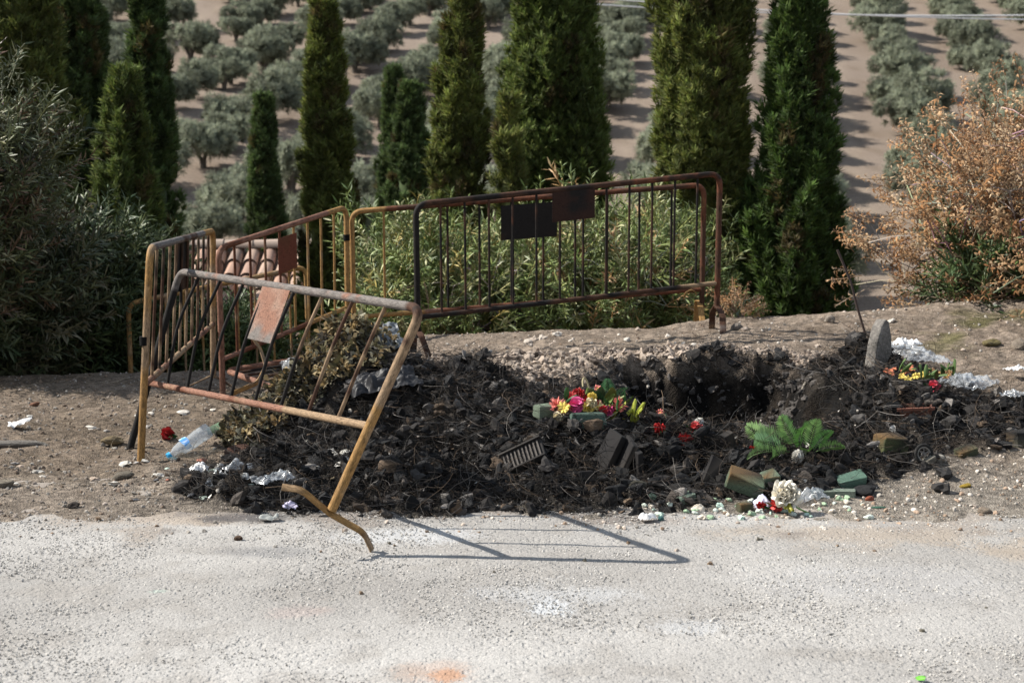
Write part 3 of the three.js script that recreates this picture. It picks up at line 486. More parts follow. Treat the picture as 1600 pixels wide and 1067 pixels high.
const OLE = [[0.13, 0.17, 0.06], [0.165, 0.2, 0.08], [0.09, 0.125, 0.042], [0.24, 0.25, 0.14]], BRN = [[0.33, 0.205, 0.105], [0.38, 0.255, 0.145], [0.25, 0.145, 0.075], [0.43, 0.325, 0.21]];
[
  ['small green oleander at the joint of the ochre barriers', -0.98, 11.6, 0.62, 0.9, 20], ['green oleander behind the blackened post, with pale bare twigs', -0.62, 11.4, 1.25, 1.0, 38],
  ['dense green oleander behind the two barrier plates', 0.1, 11.7, 1.3, 1.02, 44], ['green oleander with a few browned leaves behind the close-set bars', 0.78, 11.5, 1.3, 1.1, 44], ['green oleander by the yellow barrier foot at the row end', 1.36, 11.9, 0.95, 0.98, 30],
].forEach(([label, x, d, w, top, n], i) => shrub('oleander_shrub', label, 'oleanders behind the barriers', x, d, w, top, { seed: 300 + i, stems: Math.round(n * 0.75), dens: 4, twigs: oleTwigs, tones: i === 3 ? [...OLE, ...OLE, [0.36, 0.23, 0.13]] : [...OLE, ...OLE, ...OLE, [0.3, 0.25, 0.1]], bark: [0.36, 0.33, 0.27], dome: 0.35, size: 0.9 }));
shrub('oleander_shrub', 'tall oleander with grey-green leaves and reddish tips in front of the broad cypress', null, -3.85, 9.9, 1.1, 2.0, { seed: 320, stems: 60, dens: 6, size: 0.8, twigs: oleTwigs, tones: [[0.065, 0.078, 0.038], [0.08, 0.092, 0.045], [0.045, 0.053, 0.027], [0.075, 0.085, 0.042], [0.16, 0.165, 0.115], [0.12, 0.075, 0.055]], bark: [0.1, 0.08, 0.07], dome: 0.25 });
shrub('undergrowth_shrub', 'dark leafy shrub at the foot of the bushy cypress', 'dark shrubs under the cypresses', -3.4, 11.3, 1.1, 0.85, { seed: 330, stems: 60, dens: 7, twigs: oleTwigs, tones: [[0.035, 0.055, 0.025], [0.045, 0.065, 0.03], [0.06, 0.08, 0.035]], bark: [0.06, 0.05, 0.04], dome: 0.3 });
shrub('undergrowth_shrub', 'dark leafy shrub under the tall oleander', 'dark shrubs under the cypresses', -4.0, 10.6, 1.5, 0.9, { seed: 331, stems: 55, dens: 7, twigs: oleTwigs, tones: [[0.035, 0.05, 0.025], [0.055, 0.065, 0.035], [0.08, 0.075, 0.05]], bark: [0.06, 0.05, 0.04], dome: 0.3 });
shrub('undergrowth_shrub', 'dark leafy shrub between the ochre barrier and the slim dark cypress', 'dark shrubs under the cypresses', -2.5, 11.9, 0.9, 0.02, { seed: 332, stems: 40, dens: 7, twigs: oleTwigs, tones: [[0.05, 0.08, 0.03], [0.08, 0.11, 0.045]], bark: [0.06, 0.05, 0.04], dome: 0.3 });
shrub('dry_shrub', 'withered shrub of curled orange-brown leaves beside the bright green cypress', null, 4.02, 10.6, 2.5, 2.1, { seed: 340, stems: 80, dens: 5, twigs: dryTwigs, tones: BRN, bark: [0.34, 0.3, 0.27], dome: 0.82, mat: M.foliage, size: 0.8, side: 1.35 });
shrub('young_shrub', 'low green shoots growing under the withered shrub', null, 3.369, 10.1, 0.5, 0.724, { seed: 341, stems: 9, dens: 3, twigs: oleTwigs, tones: [[0.04, 0.065, 0.025], [0.06, 0.09, 0.035]], bark: [0.1, 0.09, 0.06], dome: 0.3 });
shrub('dry_shrub', 'small sprig of dry brown leaves beside the blackened barrier foot', null, 1.603, 9.95, 0.12, 0.546, { seed: 342, stems: 5, dens: 2, twigs: dryTwigs, tones: BRN, dome: 0.3, mat: M.foliage, size: 0.4, side: 0.3 });

// ---------- overhead cables ----------
for (const [k, dy] of [0, 0.25].entries()) { const pts = []; for (let i = 0; i <= 24; i++) { const t = i / 24, x = mix(3, 26, t); pts.push(V(x, mix(7.6, 6.85, t) + dy * (1 - 2 * t) * 1.2 + 1.2 * (t - 0.5) * (t - 0.5), -mix(62, 58, t))); } single('overhead_cable', sweep(pts, ring(0.03, 6), () => [0.55, 0.55, 0.56]), M.vc, k ? 'pale overhead cable, the one that climbs higher behind the columnar cypress' : 'pale overhead cable strung over the olive grove, the lower where they part', 'cable', null, null, 'cables over the grove'); }

// ---------- what covers the ground ----------
{
  const R = mulberry(4242), up = V(0, 1, 0);
  const rot = () => new THREE.Quaternion().setFromEuler(new THREE.Euler(R() * 6.28, R() * 6.28, R() * 6.28));
  const lay = (tilt = 0.6) => new THREE.Quaternion().setFromEuler(new THREE.Euler((R() - 0.5) * tilt, R() * 6.28, (R() - 0.5) * tilt));
  const heap = (bias = 0.5) => { for (;;) { const x = mix(-1.75, 3.0, R()), d = mix(5.95, 8.75, R()), b = burnt(x, d), q = pitMask(x, d); if (q > 0.04 && (q < 0.97 || R() < 0.6)) continue; if (b > 0.25 + 0.5 * R() * bias) return [x, d]; } };
  const pebble = [0, 1, 2].map(k => paint(lump(1, k + 3, 1, 0.45, 1, 0.7, 0.9), [1, 1, 1])), crumb = [0, 1].map(k => paint(lump(1, k + 13, 0, 0.5, 1, 0.75, 0.9), [1, 1, 1])), clod = [0, 1, 2].map(k => paint(lump(1, k + 23, 1, 0.75, 1, 0.65, 1), [1, 1, 1]));
  const stuff = (name, label, geos, m, n, f) => { const lists = geos.map(() => []); for (let i = 0; i < n; i++) { const e = f(i); if (e) lists[i % geos.length].push(e); } const g = new THREE.Group(); g.name = numbered(name); scene.add(g); tag(g, label, 'debris', null, 'stuff'); geos.forEach((q, k) => instances('bits', q, m, lists[k], g)); return g; };
  // chippings of the worn asphalt
  stuff('asphalt_chippings', 'loose pale chippings on the worn asphalt', crumb, M.vc, 34000, () => { const d = mix(3.9, 6.6, R()), x = (R() * 2 - 1) * (0.4 * d + 0.15); if (n2(x * 2, d * 3, 5) < 0.25 + 0.25 * R()) return null; const s = 0.0025 + 0.005 * R() * R(), k = 0.75 + 0.45 * R(), dark = R() < 0.12 ? 0.5 : 1; return { p: V(x, 0.0, -d), q: rot(), s: [s, s * 0.7, s], c: [0.42 * k * dark, 0.4 * k * dark, 0.37 * k * dark] }; });
  // gravel and grit over the bare dirt
  stuff('gravel', 'grey-brown gravel scattered over the bare dirt round the heap', [...pebble, ...crumb], M.vc, 24000, () => {
    const d = R() < 0.06 ? mix(5.5, 6.3, R()) : mix(5.75, 10.3, Math.pow(R(), 1.25)), x = mix(-0.42, 0.42, R()) * d; if (R() > sstep(-0.25, 0.3, d - 5.72 - 0.9 * fbm(x * 1.7, d * 1.5, 4, 5)) && R() < 0.93) return null; if (burnt(x, d) > 0.4 && R() < 0.85) return null; if (d > 8 && x > -1 && R() < 0.6) return null; const y = H(x, d); 
    const s = 0.0022 + 0.012 * Math.pow(R(), 5), k = 0.6 + 0.7 * R(), left = x < -0.9 ? 0.62 : d < 7.2 ? 1.15 : 1, t = R() < 0.3 ? [0.24, 0.17, 0.12] : R() < 0.6 ? [0.42, 0.38, 0.33] : [0.36, 0.3, 0.25];
    return { p: V(x, Math.max(y, d < 6.5 ? 0 : -9) + s * 0.2, -d), q: rot(), s: [s, s * 0.75, s], c: t.map(v => v * k * left) };
  });
  // twiggy litter on the dirt
  const arc = (len, bend, r, seed) => { const q = mulberry(seed), pts = []; let p = V(0, 0, 0), a = 0, el = 0; for (let i = 0; i <= 7; i++) { pts.push(p.clone()); a += (q() - 0.5 + bend * 0.35) * 0.7; el += (q() - 0.5) * 0.5; p = p.clone().add(V(Math.cos(a), Math.sin(el) * 0.45, Math.sin(a)).multiplyScalar(len / 7)); } return sweep(pts, ring(r, 3), () => [1, 1, 1]); };
  const straws = [arc(0.16, 0.1, 0.0013, 1), arc(0.2, 0.5, 0.0012, 2), arc(0.12, -0.4, 0.0014, 3), arc(0.26, 0.3, 0.0012, 4), arc(0.22, 1.3, 0.0012, 5)];
  const ashTones = [[0.011, 0.011, 0.0115], [0.02, 0.018, 0.017], [0.05, 0.042, 0.036], [0.12, 0.11, 0.102], [0.075, 0.053, 0.036], [0.016, 0.0155, 0.016]];
  stuff('burnt_straw', 'tangle of burnt straw, stems and wire over the ash heap', straws, M.char, 7500, () => { const [x, d] = heap(); if (pitMask(x, d) > 0.3 && R() < 0.7) return null; const k = 0.6 + 0.9 * R(), grey = fbm(x * 3, d * 3, 2, 9) > 0.55 ? 1.5 : 0.9, t = ashTones[Math.floor(R() * 6)], s = 0.45 + 0.75 * R(); return { p: V(x, H(x, d) + 0.004 + 0.02 * R(), -d), q: lay(1.3), s: [s, s, s], c: t.map(v => v * k * grey) }; });
  const hairs = [arc(0.13, 0.2, 0.0007, 11), arc(0.16, 0.7, 0.0007, 12), arc(0.1, -0.5, 0.0008, 13), arc(0.18, 0.3, 0.0006, 14), arc(0.14, 1.5, 0.0007, 15), arc(0.09, 2.2, 0.0008, 16)];
  stuff('burnt_root_fibre', 'fine matted fibre of burnt roots and grass covering the ash heap', hairs, M.char, 30000, () => { const [x, d] = heap(); const n = fbm(x * 2.6, d * 2.6, 3, 211), k = 0.5 + 1.1 * R(), t = n > 0.55 ? [[0.12, 0.11, 0.1], [0.065, 0.05, 0.04], [0.035, 0.03, 0.027]][Math.floor(R() * 3)] : [[0.015, 0.0145, 0.0145], [0.028, 0.024, 0.021], [0.05, 0.038, 0.029]][Math.floor(R() * 3)], s = 0.5 + 0.8 * R(); return { p: V(x, H(x, d) + 0.002 + 0.012 * R(), -d), q: lay(1.5), s: [s, s, s], c: t.map(v => v * k) }; });
  stuff('charred_clods', 'black charred lumps of soil and rubbish making up the burnt heap', clod, M.char, 7000, () => { const [x, d] = heap(); const s = 0.004 + 0.038 * Math.pow(R(), 3.4), k = 0.5 + R(), t = ashTones[R() < 0.65 ? (R() < 0.5 ? 0 : 1) : Math.floor(R() * 5)]; return { p: V(x, H(x, d) + s * 0.25, -d), q: rot(), s: [s, s * 0.8, s], c: t.map(v => v * k) }; });
  const flakes = [0, 1, 2].map(k => { const g = new THREE.PlaneGeometry(1, 0.6, 3, 2).rotateX(-Math.PI / 2); return paint(noisy(g, 0.6, 2.3, k * 9), [1, 1, 1]); });
  stuff('charred_flakes', 'curled black flakes of burnt paper and plastic on the heap', flakes, M.char, 2200, () => { const [x, d] = heap(); const s = 0.012 + 0.04 * R() * R(), k = 0.6 + R(), t = R() < 0.06 ? [0.42, 0.4, 0.37] : ashTones[Math.floor(R() * 6)]; return { p: V(x, H(x, d) + 0.012, -d), q: lay(1.8), s: [s, s, s], c: t.map(v => v * k) }; });
  stuff('litter_straw', 'dry stalks and twigs littering the dirt beside the heap', straws, M.vc, 2600, () => { const l = R() < 0.6, x = l ? mix(-3.6, -1.0, R()) : mix(0.5, 3.8, R()), d = mix(6.4, 9.6, R()); if (burnt(x, d) > 0.6) return null; const k = 0.5 + R(), s = 0.3 + 0.6 * R(); return { p: V(x, H(x, d) + 0.005, -d), q: lay(0.5), s, c: (R() < 0.5 ? [0.2, 0.15, 0.1] : [0.33, 0.28, 0.21]).map(v => v * k) }; });
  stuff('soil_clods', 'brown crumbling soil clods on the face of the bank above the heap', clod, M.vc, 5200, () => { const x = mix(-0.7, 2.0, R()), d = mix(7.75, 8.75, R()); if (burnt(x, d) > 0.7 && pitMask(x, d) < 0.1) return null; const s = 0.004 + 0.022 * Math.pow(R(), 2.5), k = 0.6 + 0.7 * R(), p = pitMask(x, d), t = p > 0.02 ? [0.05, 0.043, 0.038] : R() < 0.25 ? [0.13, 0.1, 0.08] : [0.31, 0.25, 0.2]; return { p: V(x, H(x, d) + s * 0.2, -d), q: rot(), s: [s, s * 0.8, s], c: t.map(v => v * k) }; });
  // withered leaves thrown on the heap
  const dl = [blades(61, 9, 0.045, 0.018, 1.4, [[1, 1, 1], [0.7, 0.7, 0.65], [1.3, 1.25, 1.1]], 0.3), blades(62, 9, 0.04, 0.02, 1.5, [[1, 1, 1], [0.6, 0.6, 0.55], [1.2, 1.2, 1.1]], 0.5)];
  stuff('withered_leaves', 'heap of withered olive-brown leaves from wreaths beside the buckled barrier', dl, M.foliage, 1800, () => {
    const q = R(); let x, d; if (q < 0.62) { const a = R() * 6.28, r = Math.sqrt(R()); x = -1.0 + 0.36 * r * Math.cos(a); d = 7.72 + 0.34 * r * Math.sin(a); } else { const a = R() * 6.28, r = Math.sqrt(R()); x = -1.36 + 0.2 * r * Math.cos(a); d = 7.45 + 0.22 * r * Math.sin(a); }
    const k = 0.5 + 0.9 * R(), t = [[0.19, 0.13, 0.06], [0.08, 0.07, 0.035], [0.26, 0.2, 0.11], [0.035, 0.03, 0.022], [0.3, 0.28, 0.2]][Math.floor(R() * 5)];
    return { p: V(x, H(x, d) + (q < 0.62 ? 0.06 : 0.1) * R(), -d), q: quatUp(V(R() - 0.5, 0.6, R() - 0.3).normalize(), R() * 6.28), s: 0.8 + 0.7 * R(), c: t.map(v => v * k) };
  });
}

// ---------- flowers ----------
function petal(len, wid, cup, curl, c, wob = 0, seed = 0) {
  const pos = [], idx = [], col = [], nu = 4, nv = 4;
  for (let j = 0; j <= nv; j++) for (let i = 0; i <= nu; i++) { const v = j / nv, u = i / nu * 2 - 1, w = wid / 2 * Math.sin(Math.PI * (0.1 + 0.72 * Math.pow(v, 0.9))) * (1 - 0.15 * Math.abs(u)); pos.push(u * w, len * v * (1 - 0.12 * u * u) + wob * (hash3(i, j, seed) - 0.5), cup * (u * u * wid * 0.5 + 0) + curl * len * v * v + wob * (hash3(i, j, seed + 1) - 0.5)); const k = 0.85 + 0.3 * hash3(i, j, seed + 3); col.push(c[0] * k, c[1] * k, c[2] * k); }
  for (let j = 0; j < nv; j++) for (let i = 0; i < nu; i++) { const a = j * (nu + 1) + i; idx.push(a, a + 1, a + nu + 1, a + 1, a + nu + 2, a + nu + 1); }
  return geoFrom(pos, idx, null, col);
}
function bloom(kind, r, c, seed = 1) {
  const R = mulberry(seed * 31 + 7), g = [], add = (p, tilt, turn, y = 0, rad = 0) => { p.translate(0, 0, 0).rotateX(tilt).translate(0, y, rad).rotateY(turn); g.push(p); };
  const tone = () => { const k = 0.7 + 0.45 * R(); return c.map(v => v * k); };
  if (kind === 'rose') { for (let k = 0; k < 15; k++) { const q = k / 14; add(petal(r * (1.3 + 0.3 * q), r * (0.9 + 0.6 * q), 0.9, -0.12 - 0.3 * q * q, tone(), r * 0.06, k + seed), 0.06 + 0.75 * q * q, k * 2.39, 0, r * 0.12 * q); } }
  else if (kind === 'bud') { for (let k = 0; k < 7; k++) add(petal(r * 2, r * 1.5, 0.9, -0.3, tone(), r * 0.04, k + seed), 0.28, k * 0.9, 0, r * 0.05); }
  else if (kind === 'pompon') { for (let k = 0; k < 60; k++) add(petal(r * (0.8 + 0.35 * R()), r * 0.2, 0.3, 0.1, tone(), r * 0.05, k + seed), Math.acos(1 - 1.25 * R()), R() * 6.28, 0); }
  else if (kind === 'peony') { for (let k = 0; k < 34; k++) { const q = k / 33; add(petal(r * (0.7 + 0.3 * q), r * (0.75 + 0.35 * q), 0.8, -0.35, tone(), r * 0.1, k + seed), 0.1 + 1.5 * q, k * 2.4, 0, r * 0.1); } }
  else { for (let k = 0; k < 9; k++) add(petal(r * (0.8 + 0.3 * R()), r * 0.6, 0.5, 0.3, tone(), r * 0.05, k + seed), 0.6 + 0.6 * R(), k * 0.7 + 0.3 * R(), 0); const ce = new THREE.IcosahedronGeometry(r * 0.22, 1); const p = paint(ce, [0.5, 0.35, 0.05]); p.translate(0, r * 0.05, 0); const q = p.index ? p : p; const gi = geoFrom([...q.attributes.position.array], [...Array(q.attributes.position.count).keys()], null, [...q.attributes.color.array]); g.push(gi); }
  return mergeGeometries(g);
}
function frond(L, c, seed, pairs = 13) {
  const R = mulberry(seed), pos = [], idx = [], col = [], P = t => V(0, L * t * (1 - 0.18 * t), 0.28 * L * t * t);
  for (let k = 0; k <= pairs; k++) for (const s of [-1, 1]) { const t = 0.12 + 0.88 * k / pairs, b = P(t), l = L * 0.27 * Math.sin(Math.PI * (0.2 + 0.72 * t)) * (0.9 + 0.2 * R()), w = L * 0.045, d = V(s * 0.85, 0.5, -0.12 - 0.2 * R()).normalize(), sd = V(-0.45 * s, 0.9, 0), i = pos.length / 3, kk = 0.7 + 0.6 * R(); for (const p of [b, b.clone().addScaledVector(d, l * 0.45).addScaledVector(sd, w / 2), b.clone().addScaledVector(d, l * 0.5).addScaledVector(sd, -w / 2), b.clone().addScaledVector(d, l)]) { pos.push(p.x, p.y, p.z); col.push(c[0] * kk, c[1] * kk, c[2] * kk); } idx.push(i, i + 1, i + 2, i + 1, i + 3, i + 2); }
  return mergeGeometries([geoFrom(pos, idx, null, col), sweep([0, 0.25, 0.5, 0.75, 1].map(P), ring(L * 0.008, 4), () => c.map(v => v * 0.7))]);
}
const leafGeo = (len, wid, c, seed = 0) => petal(len, wid, 0.35, 0.25, c, len * 0.03, seed);
const turnTo = (o, dir, spin = 0) => { o.quaternion.copy(quatUp(V(...dir).normalize(), spin)); return o; };
const RED = [0.45, 0.025, 0.025], PNK = [0.62, 0.08, 0.24], COR = [0.7, 0.2, 0.16], YLW = [0.7, 0.54, 0.12], WHT = [0.7, 0.68, 0.63], GRN = [0.17, 0.3, 0.085], DGR = [0.035, 0.11, 0.035];
{
  const b = thing('flower_arrangement', 'burst funeral arrangement of red, pink and yellow flowers with fern on the ash', 'flowers', [0.378, G(0.37, 6.92), -6.92]), at = (p) => [p[0] - b.position.x, p[1] - b.position.y, p[2] - b.position.z];
  const R = mulberry(8);
  for (const [kind, p, r, c, dir] of [['pompon', [0.223, 0.321, -6.9], 0.034, COR, [-0.4, 0.5, 0.7]], ['pompon', [0.529, 0.321, -6.9], 0.036, COR, [0.4, 0.5, 0.7]], ['peony', [0.335, 0.362, -6.98], 0.026, RED, [-0.1, 0.7, 0.7]], ['pompon', [0.298, 0.351, -6.95], 0.026, RED, [-0.3, 0.6, 0.7]], ['rose', [0.305, 0.325, -6.88], 0.03, PNK, [0.7, 0.2, 0.6]], ['lily', [0.26, 0.313, -6.86], 0.028, YLW, [-0.2, 0.6, 0.8]], ['peony', [0.377, 0.316, -6.86], 0.024, YLW, [0, 0.6, 0.8]], ['lily', [0.426, 0.312, -6.88], 0.026, [0.75, 0.62, 0.25], [0.2, 0.6, 0.8]], ['rose', [0.472, 0.297, -6.86], 0.02, PNK, [0.1, 0.5, 0.8]], ['rose', [0.502, 0.296, -6.88], 0.014, RED, [0.1, 0.5, 0.8]], ['lily', [0.435, 0.38, -7.05], 0.018, COR, [0, 0.6, 0.8]]]) turnTo(piece('bloom', bloom(kind, r * 1.3, c, Math.floor(R() * 99)), M.petal, b, at([p[0], p[1] + 0.025, p[2]])), dir);
  for (let k = 0; k < 24; k++) { const x = mix(0.198, 0.562, R()), d = 6.84 + 0.16 * R(), c = [COR, YLW, PNK, [0.7, 0.62, 0.42], RED, [0.62, 0.3, 0.22]][k % 6]; turnTo(piece('bloom', bloom(['rose', 'peony', 'pompon'][k % 3], 0.016 + 0.013 * R(), c, 50 + k), M.petal, b, at([x, G(x, d) + 0.05 + 0.075 * R() * (1 - Math.abs(x - 0.383) * 4), -d])), [R() - 0.5, 0.6, 0.4 + 0.5 * R()]); }
  for (const [p, L, dir, s] of [[[0.491, 0.326, -7.0], 0.17, [-0.1, 1, -0.05], 0], [[0.51, 0.326, -7.0], 0.14, [0.45, 1, 0], 0.6], [[0.468, 0.332, -7.0], 0.14, [-0.75, 1, 0], -0.5]]) turnTo(piece('fern_frond', frond(L, [0.06, 0.16, 0.06], 5 + s * 10), M.leaf, b, at(p)), dir, s);
  for (let k = 0; k < 26; k++) { const p = k < 12 ? [mix(0.431, 0.638, R()), 0, -6.88] : [mix(0.192, 0.59, R()), 0, -6.92 - 0.06 * R()]; p[1] = G(p[0], -p[2]) + 0.03 * R() + (k < 12 ? 0 : 0.05); const c = k < 9 ? [0.3, 0.33, 0.05] : k < 18 ? DGR : [0.12, 0.17, 0.05]; turnTo(piece('leaf', leafGeo(0.07 + 0.04 * R(), 0.024 + 0.012 * R(), c, k), M.leaf, b, at(p)), [R() - 0.3, 0.5 + R() * 0.4, 0.2 + R() * 0.5], R() * 6); }
  for (const [p, c, s] of [[[0.371, 0.31, -6.98], [0.12, 0.15, 0.06], 0.12], [[0.478, 0.306, -7.0], [0.16, 0.17, 0.045], 0.13], [[0.421, 0.296, -7.02], [0.09, 0.13, 0.06], 0.14]]) turnTo(piece('broad_leaf', leafGeo(s, s * 0.62, c, 3), M.leaf, b, at(p)), [0.15, 1, 0.1], 0.2);
  part('handle', sweep(fillet([[0.394, 0.355, -7.0], [0.39, 0.418, -7.0], [0.371, 0.47, -7.0], [0.353, 0.467, -6.98], [0.356, 0.431, -6.96]], 0.02, 0.012), ring(0.0045, 6), () => [0.3, 0.26, 0.15]), M.vc, b);
}
{
  const b = thing('fern_bouquet', 'bright green artificial fern bunch with a red and a white rose', 'flowers', [1.368, G(1.35, 6.8), -6.8]), at = p => [p[0] - b.position.x, p[1] - b.position.y, p[2] - b.position.z];
  [[[1.456, 0.135, -6.8], 0.17, [-0.55, 0.9, -0.1], 0.1, GRN], [[1.438, 0.14, -6.82], 0.21, [-1, 0.42, 0.15], 0, [0.24, 0.36, 0.14]], [[1.399, 0.136, -6.78], 0.2, [-1, 0.28, 0.3], 0.5, [0.22, 0.36, 0.15]], [[1.407, 0.126, -6.74], 0.15, [-0.9, 0.1, 0.6], 0.3, GRN], [[1.509, 0.117, -6.78], 0.17, [0.12, 1, 0.1], 0, GRN], [[1.525, 0.111, -6.78], 0.14, [0.5, 0.9, 0.1], 0.2, [0.11, 0.25, 0.06]], [[1.485, 0.113, -6.74], 0.12, [-0.1, 0.6, 0.8], 0, GRN], [[1.387, 0.138, -6.8], 0.2, [-1, 0.5, -0.1], 0.2, [0.22, 0.34, 0.12]], [[1.346, 0.13, -6.72], 0.18, [-1, 0.15, 0.35], -0.4, [0.25, 0.37, 0.16]], [[1.536, 0.121, -6.76], 0.13, [1, 0.45, 0.2], 0.3, GRN], [[1.476, 0.125, -6.8], 0.18, [-0.2, 0.7, 0.4], 0.8, [0.12, 0.26, 0.06]]].forEach(([p, L, dir, s, c], i) => turnTo(piece('fern_frond', frond(L * 1.3, c.map(v => v * 1.1), 40 + i, 15), M.leaf, b, at([p[0] - 0.05, p[1] + 0.02, p[2]])), dir, s));
  turnTo(piece('bloom', bloom('rose', 0.026, RED, 4), M.petal, b, at([1.187, 0.145, -6.74])), [-0.5, 0.5, 0.6]);
  turnTo(piece('bloom', bloom('bud', 0.03, WHT, 5), M.petal, b, at([1.382, 0.12, -6.68])), [0.05, 0.8, 0.5]);
}
function rose(label, p, r, c, dir, kind = 'rose', seed = 1, green = DGR) {
  p = [p[0], Math.max(p[1], G(p[0], -p[2]) + r * 0.9), p[2]]; r *= 1.12;
  const b = thing('artificial_rose', label, 'flower', p, 'loose artificial roses on the ash'); const d = V(...dir).normalize();
  turnTo(piece('bloom', bloom(kind, r, c, seed), M.petal, b, [0, 0, 0]), dir);
  piece('stem', sweep([V(0, 0, 0), d.clone().multiplyScalar(-r * 1.5), d.clone().multiplyScalar(-r * 3).add(V(0.02, -0.015, 0))], ring(0.003, 5), () => green), M.leaf, b);
  for (let k = 0; k < 4; k++) turnTo(piece('leaf', leafGeo(r * 1.5, r * 0.8, green, k + seed), M.leaf, b, d.clone().multiplyScalar(-r * 0.2).toArray()), [dir[0] * 0.3 + Math.cos(k * 1.6), 0.1, Math.sin(k * 1.6) + 0.2], k);
}
rose('dark red rose with green leaves beside a curled wire on the ash', [0.719, 0.187, -6.78], 0.024, RED, [0, 0.7, 0.7], 'rose', 11, [0.12, 0.2, 0.07]);
rose('bright red rose lying open next to the white bud', [0.857, 0.177, -6.8], 0.034, RED, [-0.5, 0.4, 0.75], 'rose', 12);
rose('paler red rose tucked against the bright red one', [0.9, 0.172, -6.84], 0.024, [0.6, 0.08, 0.08], [0.5, 0.5, 0.6], 'rose', 13);
rose('white rosebud pointing up out of the ash', [0.92, 0.205, -6.9], 0.022, WHT, [0.55, 0.8, 0.1], 'bud', 14);
rose('small coral flower at the lip of the pit', [0.793, 0.215, -7.4], 0.022, COR, [0, 0.8, 0.5], 'lily', 15);
rose('red rose in plastic lying on the road edge below the white flower', [1.121, -0.029, -6.16], 0.02, RED, [-0.4, 0.4, 0.8], 'rose', 16);
rose('coral red rose between the white flower and the road', [1.181, -0.005, -6.16], 0.027, [0.62, 0.08, 0.07], [0.3, 0.3, 0.8], 'rose', 17, [0.15, 0.22, 0.08]);
rose('pink rose beside the terracotta planter', [2.236, 0.357, -7.4], 0.026, [0.65, 0.09, 0.13], [0.6, 0.3, 0.7], 'rose', 18);
rose('red flower beside the crushed plastic bottle', [-1.89, 0.048, -7.62], 0.03, RED, [-0.5, 0.5, 0.6], 'rose', 19);
{ const b = thing('white_peony', 'big ruffled white flower with a yellow-green centre at the edge of the road', 'flower', [1.22, 0.078, -6.12]); turnTo(piece('bloom', bloom('peony', 0.07, [0.78, 0.73, 0.62], 3), M.petal, b), [0.15, 0.55, 0.75]); for (let k = 0; k < 4; k++) turnTo(piece('leaf', leafGeo(0.055, 0.03, [0.28, 0.27, 0.04], k), M.leaf, b, [0.0, -0.02, 0.03]), [0.3 * Math.cos(k * 1.7), -0.4, 0.6 + 0.3 * Math.sin(k * 1.7)], k); turnTo(piece('stem', sweep([V(0, 0, 0), V(0, -0.08, 0.0), V(0.03, -0.16, 0)], ring(0.004, 5), () => GRN), M.leaf, b), [-0.6, 0.6, 0]); }
for (const [label, p, r, c, n, s] of [['cluster of yellow flowers heaped over the terracotta planter', [2.167, 0.397, -7.45], 0.02, YLW, 12, 1], ['cluster of faded orange flowers on the ash above the planter', [2.126, 0.408, -7.6], 0.02, [0.5, 0.16, 0.08], 10, 2], ['cluster of dull brown and orange blooms beside the clear plastic', [2.35, 0.391, -7.6], 0.018, [0.26, 0.14, 0.06], 10, 3]]) {
  const b = thing('flower_cluster', label, 'flowers', p), R = mulberry(70 + s);
  for (let k = 0; k < n; k++) { const q = [(R() - 0.5) * 0.14, 0, (R() - 0.5) * 0.12]; q[1] = Math.max(G(p[0] + q[0], -p[2] - q[2]) - p[1] + 0.02, (R() - 0.4) * 0.03); turnTo(piece('bloom', bloom('lily', r * (0.7 + 0.6 * R()), c, k), M.petal, b, q), [R() - 0.5, 0.8, R()]); }
  for (let k = 0; k < 7; k++) { const q = [0.05 + (R() - 0.5) * 0.14, 0, (R() - 0.5) * 0.12]; q[1] = Math.max(G(p[0] + q[0], -p[2] - q[2]) - p[1], 0); turnTo(piece('leaf', leafGeo(0.08, 0.03, [0.07, 0.12, 0.035], k), M.leaf, b, q), [R() * 1.2 - 0.4, 0.4, R() * 0.6], k); }
}

// ---------- floral foam, plastic and other rubbish ----------
const FOAM = [0.24, 0.38, 0.29];
function foam(label, p, [w, h, l], rot, scorch = 0, tone = FOAM, shape) {
  const g = new RoundedBoxGeometry(w, h, l, 7, Math.min(w, h, l) * 0.14); if (shape) { const q = g.attributes.position; for (let i = 0; i < q.count; i++) q.setX(i, q.getX(i) * (1 + shape * q.getY(i) / h)); }
  p = [p[0], Math.max(p[1], G(p[0], -p[2]) + h * 0.33), p[2]];
  noisy(g, 0.009, 70); noisy(g, 0.016, 22, 5);
  paint(g, (x, y, z) => { const n = n3(x * 40 + w * 100, y * 40, z * 40), f = n3(x * 130, y * 130, z * 130); let c = mixc(tone.map(v => 1.12 * v * (0.7 + 0.6 * f)), [0.2, 0.17, 0.12], sstep(0.6, 0.8, n3(x * 55 + 9, y * 55, z * 55 + w * 70)) * 0.55); if (scorch) { const e = y / h + 0.5 + (n - 0.5) * 0.7 + scorch - 1; c = mixc(c, [0.34, 0.2, 0.07], sstep(0.05, 0.25, e)); c = mixc(c, [0.02, 0.017, 0.015], sstep(0.3, 0.5, e + (x / w) * 0.5)); } return c; });
  return single('floral_foam_block', g, M.vcGrain, label, 'foam block', p, rot, 'green floral foam blocks');
}
foam('trapezoid green foam block in front of the flower arrangement', [0.368, 0.235, -6.8], [0.185, 0.075, 0.07], [-0.15, 0.05, 0.02], 0, [0.17, 0.29, 0.24], -0.22);
foam('small pale foam block with a crumbled end beside the flower arrangement', [0.166, 0.253, -6.92], [0.11, 0.065, 0.08], [0.1, 0.5, -0.05], 0, [0.3, 0.4, 0.3]);
foam('long foam block, scorched brown along its top, behind the white flower', [1.079, 0.088, -6.36], [0.18, 0.08, 0.1], [0.3, -0.25, -0.24], 0.3, [0.24, 0.36, 0.24]);
